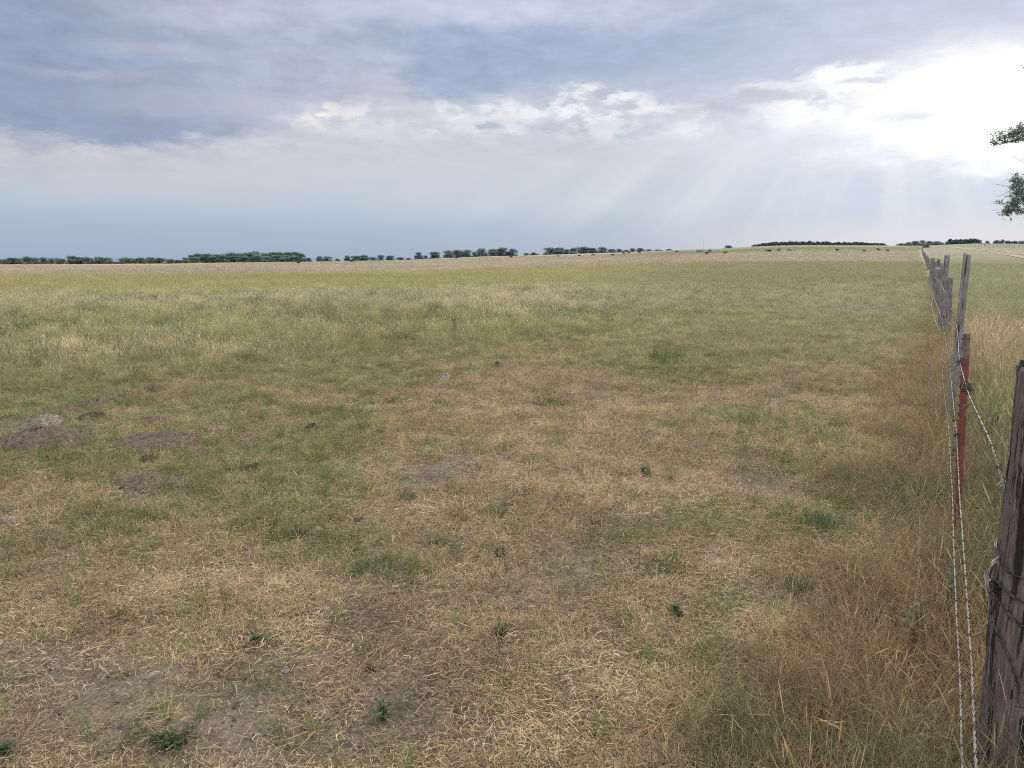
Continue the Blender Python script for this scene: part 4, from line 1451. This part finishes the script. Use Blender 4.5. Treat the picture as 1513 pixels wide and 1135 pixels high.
# ------------------------------------------------------------------ big cottonwood whose limbs reach in at the right edge
def big_tree():
    D = 30.0
    # trunk stands outside the frame
    bx = at_y(1790, 450, D)
    root = empty('cottonwood_tree', (bx[0], D, gz(bx[0], D)), 'near cottonwood with leafy limbs reaching in at the right edge', 'tree')
    org = np.array([bx[0], D, gz(bx[0], D)])
    tr, cr = MB(), MB()
    r = np.random.default_rng(77)
    tr.tube(np.array([(0, 0, -.4), (-.1, 0, 1.8), (-.3, .1, 4.2), (-.2, .2, 7.0), (.1, .1, 10.0)]), [.55, .42, .34, .22, .06], 12)

    def leaves(c, sp, n, size=.065):
        c = np.asarray(c, float); n = int(n * 1.5)
        sub = np.clip(r.normal(size=(max(6, n // 22), 3)), -1.7, 1.7) * np.asarray(sp)
        P = c + sub[r.integers(0, len(sub), n)] + np.clip(r.normal(size=(n, 3)), -1.9, 1.9) * (np.asarray(sp) * .3 + .012)
        nr = r.normal(size=(n, 3)); nr /= np.linalg.norm(nr, axis=1)[:, None]
        u = np.cross(nr, r.normal(size=(n, 3))); u /= np.linalg.norm(u, axis=1)[:, None]
        v = np.cross(nr, u)
        s = size * r.uniform(.6, 1.2, n)[:, None]
        V = np.stack([P - u * s * .55, P - v * s * .5, P + u * s * .75, P + v * s * .5], 1).reshape(-1, 3)
        k = r.uniform(.5, 1.35, n)
        T = np.repeat(np.stack([k, k, k * r.uniform(.9, 1.1, n)], 1), 4, 0)
        cr.add(V, np.arange(4 * n).reshape(-1, 4).tolist(), T)

    def limb(pts, rad, clumps):
        tr.tube(smooth_path(np.array(pts), 24), np.linspace(rad, .012, 24), 7)
        for c, sp, n in clumps:
            leaves(c, sp, n)
            # twigs under the clump
            for _ in range(14):
                e = np.asarray(c) + r.normal(size=3) * np.asarray(sp) * 1.4
                tr.tube([np.asarray(c) + r.normal(0, .05, 3), e], [.010, .004], 4)

    def L_(px, py, dy=0.0):
        return at_y(px, py, D + dy) - org
    # upper limb
    limb([(-.25, .1, 3.6), L_(1690, 215), L_(1590, 208), L_(1513, 206), L_(1476, 214)], .12,
         [(L_(1478, 207), (.10, .25, .06), 70), (L_(1490, 201), (.16, .3, .12), 150), (L_(1503, 196), (.18, .3, .12), 190), (L_(1513, 190), (.16, .3, .10), 150), (L_(1500, 207), (.2, .3, .06), 90), (L_(1525, 198), (.25, .3, .16), 200), (L_(1550, 195), (.4, .4, .3), 300), (L_(1590, 190), (.5, .5, .4), 400)])
    # drooping lower limb
    limb([(-.2, .1, 3.0), L_(1690, 235), L_(1580, 250), L_(1520, 262), L_(1500, 290), L_(1488, 312)], .10,
         [(L_(1504, 266), (.14, .25, .12), 150), (L_(1500, 278), (.12, .25, .12), 130), (L_(1507, 290), (.16, .3, .14), 200), (L_(1498, 302), (.16, .3, .10), 170), (L_(1490, 312), (.12, .25, .06), 110), (L_(1506, 310), (.18, .3, .08), 150), (L_(1516, 285), (.14, .3, .3), 220), (L_(1530, 280), (.3, .4, .5), 350), (L_(1570, 270), (.5, .5, .5), 400)])
    limb([(-.2, .1, 4.4), L_(1620, 120), L_(1560, 100)], .1, [(L_(1565, 100), (.4, .5, .3), 300), (L_(1600, 110), (.5, .6, .4), 400), (L_(1580, 140), (.4, .5, .3), 260)])
    for i in range(26):
        a = r.uniform(0, 2 * PI); q = r.uniform(2.0, 4.2)
        c = np.array([math.cos(a) * q * .8 + 1.0, math.sin(a) * q, r.uniform(3.4, 10.5)])
        limb([(0, 0, r.uniform(2.5, 7)), c * .5 + np.array([0, 0, 1.5]), c], .07, [(c + r.normal(0, .4, 3), (.6, .6, .45), 260) for _ in range(2)])
    tr.obj('trunk', M_BARK, root); cr.obj('crown', M_BIGLEAF, root, False)


big_tree()

# ------------------------------------------------------------------ cattle
def cow_mesh(pose, seed):
    """one continuous skinned body, grown over a skeleton"""
    V, E, Rd = [], [], []

    def add(p, r_, par=None):
        V.append(p); Rd.append(r_)
        if par is not None:
            E.append((par, len(V) - 1))
        return len(V) - 1
    lie = pose == 'lying'
    dz = -.62 if lie else 0
    pelvis = add((-.62, 0, 1.12 + dz), (.27, .30))
    mid = add((-.1, 0, 1.05 + dz), (.33, .36), pelvis)
    chest = add((.45, 0, 1.06 + dz), (.29, .36), mid)
    if pose == 'grazing':
        neck = add((.85, .05, .98), (.17, .22), chest)
        pol = add((1.18, .10, .52), (.12, .15), neck)
        hd = add((1.26, .12, .32), (.10, .12), pol)
        mz = add((1.30, .14, .10), (.07, .08), hd)
        ear = (1.16, .10, .55)
    else:
        neck = add((.88, .03, 1.28 + dz), (.17, .21), chest)
        pol = add((1.12, .06, 1.46 + dz), (.12, .13), neck)
        hd = add((1.34, .10, 1.36 + dz), (.10, .12), pol)
        mz = add((1.54, .14, 1.24 + dz), (.07, .08), hd)
        ear = (1.10, .06, 1.52 + dz)
    for s in (-1, 1):
        add((ear[0], ear[1] + s * .20, ear[2]), (.03, .045), pol)
        if lie:
            k = add((.62, s * .26, .18), (.10, .10), chest); add((.88, s * .26, .08), (.06, .06), k)
            k = add((-.55, s * .34, .22), (.15, .14), pelvis); h_ = add((-.2, s * .42, .10), (.08, .07), k); add((-.1, s * .40, .06), (.05, .05), h_)
        else:
            el = add((.46, s * .20, .72), (.11, .13), chest); kn = add((.48, s * .19, .40), (.06, .065), el); fe = add((.46, s * .19, .10), (.045, .05), kn); add((.49, s * .19, .02), (.055, .06), fe)
            st = add((-.58, s * .22, .78), (.13, .19), pelvis); hk = add((-.78, s * .20, .46), (.06, .07), st); fk = add((-.72, s * .20, .10), (.045, .05), hk); add((-.69, s * .20, .02), (.055, .06), fk)
    ta = add((-.92, 0, 1.22 + dz), (.06, .06), pelvis); tb_ = add((-.98, 0, .85 + dz * .6), (.03, .03), ta); add((-.97, 0, max(.5 + dz, .1)), (.05, .05), tb_)
    m = bpy.data.meshes.new('cow_skeleton'); m.from_pydata(V, E, [])
    o = bpy.data.objects.new('cow_skeleton', m)
    COL.objects.link(o)
    sk = o.modifiers.new('skin', 'SKIN'); sk.use_smooth_shade = True
    ss = o.modifiers.new('sub', 'SUBSURF'); ss.levels = 1; ss.render_levels = 1
    for i, sv in enumerate(m.skin_vertices[0].data):
        sv.radius = Rd[i]; sv.use_root = i == 0
    dg = bpy.context.evaluated_depsgraph_get()
    me = bpy.data.meshes.new_from_object(o.evaluated_get(dg))
    bpy.data.objects.remove(o)
    me.name = 'cow_body'
    me.materials.clear(); me.materials.append(M_COW)
    return me


COWM = {p: cow_mesh(p, i) for i, p in enumerate(('standing', 'grazing', 'lying'))}
# (pixel of the feet, width in pixels, pose, label)
COWS = [(441, 390.2, 6.0, 'lying', 'dark cow lying below the right end of the long grove'),
        (520, 390.0, 8.0, 'standing', 'largest black cow, standing below the low pale row of trees'),
        (675, 383.8, 3.5, 'grazing', 'small dark cow below the left part of the middle clump'),
        (755, 382.6, 4.0, 'standing', 'dark cow below the right end of the middle clump'),
        (825, 380.0, 4.5, 'lying', 'faint dark cow lying below the clump right of centre'),
        (856, 379.3, 4.0, 'lying', 'dark cow left of the pair-sized black cow under the trees'),
        (876, 379.3, 5.0, 'grazing', 'clear black cow below the middle of the clump right of centre'),
        (905, 379.4, 3.0, 'grazing', 'tiny dark cow right of the clear black cow'),
        (922, 377.0, 2.5, 'standing', 'tiny cow at the foot of the thinning trees, left of two'),
        (929, 376.2, 2.8, 'grazing', 'tiny cow at the foot of the thinning trees, right of two'),
        (945, 376.0, 2.5, 'standing', 'tiny cow under the last large tree of the clump'),
        (1000, 374.8, 5.0, 'grazing', 'black cow out in the open right of the last trees'),
        (1031, 374.2, 4.5, 'standing', 'left black cow of the bunch left of the lone round tree'),
        (1037, 374.2, 4.5, 'grazing', 'middle black cow of the bunch left of the lone round tree'),
        (1049, 374.0, 6.0, 'standing', 'right black cow of the bunch left of the lone round tree'),
        (1044, 377.6, 3.0, 'standing', 'small cow standing nearer, below the bunch'),
        (1071, 376.8, 2.5, 'standing', 'small single cow directly below the lone round tree'),
        (1133, 373.8, 4.0, 'grazing', 'left cow of the close pair below the cedar belt'),
        (1137.5, 373.8, 4.0, 'standing', 'right cow of the close pair below the cedar belt'),
        (1150, 373.2, 3.2, 'standing', 'single cow just right of the close pair'),
        (1166, 373.0, 5.0, 'grazing', 'long black cow grazing below the middle of the cedars'),
        (1237, 373.0, 2.5, 'standing', 'tiny upright cow below the round trees among the cedars'),
        (1277, 372.6, 4.5, 'lying', 'dark cow lying left of the black cow near the fence'),
        (1298, 372.0, 5.5, 'standing', 'black cow standing nearest the fence on the hill'),
        (1312, 372.0, 3.5, 'lying', 'low dark cow just right of the cow nearest the fence')]
for i, (px, py, w, pose, lab) in enumerate(COWS):
    p = on_terrain(px, py, 60, 590)
    yaw = random.choice([0, PI]) + random.uniform(-.35, .35) - az_of(px)
    r_ = np.hypot(p[0], p[1])
    o = bpy.data.objects.new('cow', COWM[pose])
    COL.objects.link(o)
    want = w / F * p[1] * CP
    yaw0 = random.uniform(-.3, .3)
    k = min(max(want / 2.4, .8), 1.3)
    o.location = (p[0], p[1], p[2] + .30)
    o.scale = (k, k, k)
    o.rotation_euler[2] = random.choice([0, PI]) + yaw0
    tag(o, lab, 'cow', 'black cattle grazing far across the pasture')

# slim mast far off on the skyline
a = az_of(1038.5)
mx_, my_ = math.sin(a) * 900, math.cos(a) * 900
mb = MB()
zb = gz(mx_, my_)
for k in range(3):
    q = k * 2 * PI / 3
    mb.tube([(math.cos(q) * .35, math.sin(q) * .35, -1), (math.cos(q) * .2, math.sin(q) * .2, 18.5 - zb * .2)], .022, 5)
for z in np.arange(0, 18, 1.2):
    pts = [(math.cos(q) * .33, math.sin(q) * .33, z + .2 * j) for j, q in enumerate(np.arange(4) * 2 * PI / 3)]
    mb.tube(pts, .012, 4)
o = mb.obj('radio_mast', M_GREYP)
o.location = (mx_, my_, zb)
tag(o, 'hair-thin lattice mast on the skyline left of the lone round tree', 'mast')

# ------------------------------------------------------------------ mounds, dung and weeds on the near ground
def mound(px, py, rx, ry, h, label, seed, mat=M_SOIL, name='dirt_mound', cat='mound', group='gopher mounds in the near pasture', rough=.35):
    c = flat(px, py)
    dep = c[1]
    wx = rx / F * dep; wy = ry / F * dep / max(.12, math.sin(math.atan2(H, dep)))
    r = np.random.default_rng(seed)
    na, nr = 40, 12
    A, Q = np.meshgrid(np.linspace(0, 2 * PI, na, endpoint=False), np.linspace(0.02, 1.12, nr))
    edge = 1 + .5 * (fbm(np.cos(A) * 1.6 + seed, np.sin(A) * 1.6, seed, 3) - .5) * 2
    X = np.cos(A) * Q * wx * edge; Y = np.sin(A) * Q * wy * edge
    ex = 1.7 if name == 'dirt_mound' else 3.2
    h = h * (1.15 if name == 'dirt_mound' else .75)
    Z = h * (1 - np.clip(Q, 0, 1) ** ex) * (1 + rough * 2 * (fbm(X * 9 / max(wx, .1) * .5 + seed, Y * 9 / max(wx, .1) * .5, seed + 3, 4) - .5)) - .02 * np.clip(Q - .9, 0, 1) * 5 + .004
    Z = Z + ground_z(X + c[0], Y + c[1]) - gz(c[0], c[1]) + np.where(Q < 1.0, h * .5 * rough * (fbm(X * 40, Y * 40, seed + 5, 3) - .5), 0)
    mb = MB()
    mb.add(np.stack([X.ravel(), Y.ravel(), Z.ravel()], 1), [(i * na + k, i * na + (k + 1) % na, (i + 1) * na + (k + 1) % na, (i + 1) * na + k) for i in range(nr - 1) for k in range(na)] + [tuple(range(na))[::-1]])
    k = 0
    ncl = int(26 + 700 * wx * min(wy, 1.2)) if name == 'dirt_mound' else 14
    while k < min(ncl, 260):
        k += 1
        q, a = math.sqrt(r.uniform()) * 1.12, r.uniform(0, 2 * PI)
        cx_, cy_ = math.cos(a) * q * wx, math.sin(a) * q * wy
        sz = r.uniform(.004, .018) * (1 if name == 'dirt_mound' else min(1.0, wx * 5))
        zc = h * max(0, 1 - q ** 1.7) + gz(cx_ + c[0], cy_ + c[1]) - gz(c[0], c[1])
        oct_ = np.array([(1, 0, 0), (-1, 0, 0), (0, 1, 0), (0, -1, 0), (0, 0, .8), (0, 0, -.6)]) * sz * r.uniform(.6, 1.4, (6, 1)) + np.array([cx_, cy_, zc])
        mb.add(oct_, [(0, 2, 4), (2, 1, 4), (1, 3, 4), (3, 0, 4), (2, 0, 5), (1, 2, 5), (3, 1, 5), (0, 3, 5)])
    o = mb.obj(name, mat)
    o.location = (c[0], c[1], gz(c[0], c[1]))
    if o.data.polygons[5].normal.z < 0:
        o.data.flip_normals()
    return tag(o, label, cat, group)


mound(62, 654, 68, 16, .10, 'broad bare dirt mound at the left edge with a pale clod on it', 1)
mound(240, 652, 62, 13, .06, 'low bare mound right of the broad left-edge mound', 2)
mound(215, 718, 62, 13, .05, 'flat worn dirt mound below the other mounds', 3)
mound(150, 597, 34, 7, .05, 'small far dirt mound behind the pale dung heap', 4)
mound(95, 610, 36, 6, .04, 'thin dirt mound left of the small far mound', 5)
mound(230, 577, 18, 4, .05, 'smallest purple-grey dirt mound farthest back', 6)
mound(232, 624, 38, 6, .03, 'long low streak of bare soil behind the low bare mound', 7)
DG = 'dried dung pats in the near pasture'
for px, py, rx, ry, h, mat, lab in [
        (68, 630, 20, 6, .09, M_DUNGP, 'bleached crumbling dung heap behind the broad left mound'),
        (100, 660, 9, 4, .05, M_DUNGP, 'pale clod lying on the broad left mound'),
        (138, 619, 22, 5, .05, M_DUNG, 'rusty brown dung pat right of the bleached heap'),
        (80, 682, 34, 6, .04, M_DUNG, 'dark brown dung pat in front of the broad left mound'),
        (216, 681, 14, 5, .05, M_DUNG, 'black dung pat between the two bare mounds'),
        (657, 560, 10, 4, .07, M_DUNGP, 'grey dried dung pat alone behind the dry patch'),
        (550, 601, 16, 4, .03, M_DUNGP, 'flat pale dung pat left of the dry patch'),
        (461, 635, 9, 5, .06, M_DUNG, 'dark dung pat with a pale crust in the left turf'),
        (375, 696, 12, 4, .03, M_DUNG, 'dark flat dung pat right of the flat mound'),
        (330, 634, 18, 3, .03, M_DUNGP, 'pale streak of dung right of the low bare mound'),
        (12, 777, 18, 6, .04, M_DUNGP, 'pale crusted dung pat cut by the left edge'),
        (440, 797, 18, 6, .03, M_DUNG, 'dark dung pat beside the green grass patch'),
        (955, 708, 9, 5, .03, M_DUNG, 'small dark dung clod under a dock leaf'),
        (705, 497, 8, 2.5, .05, M_DUNGP, 'small pale pat at the edge of the tall grass'),
        (755, 495, 5, 2, .05, M_DUNGP, 'tiny pale pat right of the small pale pat'),
        (835, 503, 12, 3, .05, M_DUNG, 'brown pat out in the green turf'),
        (735, 541, 6, 2.5, .05, M_DUNG, 'small dark pat on the far edge of the dry patch'),
        (1140, 592, 13, 3, .05, M_DUNGP, 'pale broken pat on the green strip at right'),
        (548, 996, 9, 4, .025, M_DUNG, 'small dark clod on bare soil near the bottom'),
        (480, 1068, 9, 6, .03, M_DUNGP, 'tan clod on the bare soil at the bottom'),
        (420, 1003, 9, 5, .03, M_DUNGP, 'tan clod left of the small dark clod'),
        (468, 795, 9, 5, .04, M_DUNGP, 'pale clod right of the dark pat by the grass patch'),
        (530, 780, 10, 4, .03, M_DUNG, 'dark crumbled pat above the green grass patch'),
        (983, 1092, 13, 6, .02, M_DUNGP, 'pale feathery clod at the bottom right of centre')]:
    mound(px, py, rx, ry, h, lab, int(px * 7 + py), mat, 'dung_pat', 'dung', DG, .8)


def weed(px, py, wpx, hpx, label, seed, mat=M_WEED, n=90, leaf=.02, name='weed_plant', cat='plant', sprawl=True):
    c = flat(px, py)
    dep = c[1] * CP + H * SP
    w = wpx / F * dep; h = hpx / F * dep
    r = np.random.default_rng(seed)
    root = empty(name, (c[0], c[1], gz(c[0], c[1])), label, cat)
    st, lf = MB(), MB()
    ns = max(5, n // 14)
    for i in range(ns):
        a = r.uniform(0, 2 * PI); q = r.uniform(.2, 1) * w / 2
        e = np.array([math.cos(a) * q, math.sin(a) * q, h * r.uniform(.45, 1) * (1 if not sprawl else 1 - .5 * q / (w / 2))])
        P = smooth_path([(0, 0, -.01), e * np.array([.35, .35, .6]), e], 8)
        st.tube(P, np.linspace(.0022, .0010, 8), 4)
        k = max(4, n // ns)
        for j in range(k):
            u = r.uniform(.15, 1); p = P[int(u * 7)] + r.normal(0, .006, 3)
            az = r.uniform(0, 2 * PI); L = leaf * r.uniform(.6, 1.4); wd = L * r.uniform(.25, .4)
            d = np.array([math.cos(az), math.sin(az), r.uniform(-.1, .7)]); d /= np.linalg.norm(d)
            s = np.cross(d, [0, 0, 1]); s = s / np.linalg.norm(s) + np.array([0, 0, r.normal(0, .3)])
            t_ = r.uniform(.6, 1.35)
            lf.add([p, p + d * L * .5 + s * wd, p + d * L, p + d * L * .5 - s * wd], [(0, 1, 2, 3)], (t_, t_, t_ * .95))
    st.obj('stem', mat, root); lf.obj('leaves', mat, root, False)
    return root


weed(258, 1104, 92, 24, 'bushy dark green weed at the bottom left', 1, n=420, leaf=.018)
weed(566, 1068, 64, 38, 'upright dark green weed on bare soil at the bottom', 2, n=200, leaf=.015)
weed(740, 945, 36, 16, 'low dark green weed in the dry middle ground', 3, n=260, leaf=.016)
weed(880, 784, 24, 8, 'flat broad-leaved green weed near the middle', 4, n=60, leaf=.03)
weed(955, 706, 16, 10, 'small dock plant over a dark clod', 5, n=30, leaf=.045)
weed(998, 910, 18, 22, 'bright green broad-leaved weed right of the middle', 6, n=70, leaf=.03)
weed(672, 490, 20, 34, 'grey-green bushy weed standing at the edge of the tall grass', 7, M_SAGE, 110, .05, sprawl=False)


def clump(px, py, wpx, hpx, label, seed, n=120):
    c = flat(px, py)
    dep = c[1] * CP + H * SP
    w = wpx / F * dep; h = hpx / F * dep
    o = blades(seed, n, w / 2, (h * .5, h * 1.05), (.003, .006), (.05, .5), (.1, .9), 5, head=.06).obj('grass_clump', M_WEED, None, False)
    o.location = (c[0], c[1], gz(c[0], c[1]))
    return tag(o, label, 'grass clump')


clump(985, 536, 60, 30, 'dark green grass clump at the far edge of the dry patch', 8, 260)
clump(820, 596, 60, 22, 'green grass clump on the back of the dry patch', 9, 160)
clump(566, 852, 90, 26, 'green grass clump in the turf left of centre', 10, 200)
clump(985, 846, 70, 28, 'bright green grass clump in the dry turf right of centre', 21, 150)
clump(740, 832, 22, 26, 'narrow green grass clump in the dry middle ground', 22, 60)
clump(645, 812, 24, 20, 'small green grass clump left of the narrow one', 23, 50)
clump(1180, 880, 40, 46, 'tall thin green clump where the turf turns brown', 24, 70)
clump(1085, 1075, 60, 60, 'loose green clump at the bottom right', 25, 110)
clump(1210, 790, 50, 40, 'dense green clump beside the brown fence grass', 26, 150)
clump(735, 770, 30, 24, 'green clump just above the narrow one', 27, 60)
clump(600, 745, 26, 22, 'green clump at the left edge of the dry patch', 28, 60)
weed(8, 1128, 22, 30, 'dark green weed in the bottom left corner', 11, n=120, leaf=.02)
weed(1352, 960, 54, 90, 'grey-green sagebrush left of the wires at the bottom right', 12, M_SAGE, 380, .022, 'sagebrush', 'shrub', False)
weed(1400, 930, 34, 110, 'grey-green sagebrush stem behind the two hanging wires', 13, M_SAGE, 260, .022, 'sagebrush', 'shrub', False)
weed(1452, 940, 26, 110, 'grey-green sagebrush between the wires and the corner post', 14, M_SAGE, 220, .022, 'sagebrush', 'shrub', False)
weed(1407, 690, 16, 50, 'pale sage sprig at the foot of the leaning post', 15, M_SAGE, 160, .035, 'sagebrush', 'shrub', False)
weed(1350, 690, 34, 34, 'green weed in the brown grass left of the fence', 16, n=170, leaf=.035, sprawl=False)
weed(1465, 655, 20, 60, 'whitish sage sprig right of the red steel post', 17, M_SAGE, 160, .04, 'sagebrush', 'shrub', False)
weed(385, 960, 30, 22, 'green weed tuft on the lower left turf', 18, n=90, leaf=.03)

# dead branched stalk in the left turf
sb = flat(152, 552)
root = empty('dead_stalk', (sb[0], sb[1], gz(sb[0], sb[1])), 'dead grey branched stalk leaning in the left turf', 'stalk')
mb = MB()
e0 = at_y(196, 512, sb[1]) - sb
mb.tube(smooth_path([(0, 0, 0), e0 * .5 + np.array([0, 0, -.03]), e0], 12), np.linspace(.011, .005, 12), 5)
rr = np.random.default_rng(9)
for u in np.linspace(.35, .95, 9):
    p = e0 * u
    d = e0 / np.linalg.norm(e0) * .22 + rr.normal(0, .09, 3)
    mb.tube(smooth_path([p, p + d * .6 + np.array([0, 0, .02]), p + d], 6), np.linspace(.005, .002, 6), 4)
mb.obj('stem', M_DEADST, root)
root = None

# ------------------------------------------------------------------ camera and render
cam = bpy.data.cameras.new('camera')
cam.sensor_width = 36
cam.lens = 36 * F / 1513
cam.clip_start = .05
cam.clip_end = 20000
co = bpy.data.objects.new('camera', cam)
COL.objects.link(co)
co.location = (0, 0, H)
co.rotation_euler = (math.radians(90) - PITCH, 0, 0)
sc.camera = co
sc.view_settings.view_transform = 'Standard'
sc.view_settings.look = 'None'
sc.view_settings.exposure = 0
sc.view_settings.gamma = 1
sc.render.engine = 'CYCLES'
sc.cycles.use_denoising = False
sc.cycles.max_bounces = 5
sc.cycles.diffuse_bounces = 2
sc.cycles.transmission_bounces = 2
sc.cycles.glossy_bounces = 2
sc.cycles.use_adaptive_sampling = False
sc.cycles.filter_width = 1.05
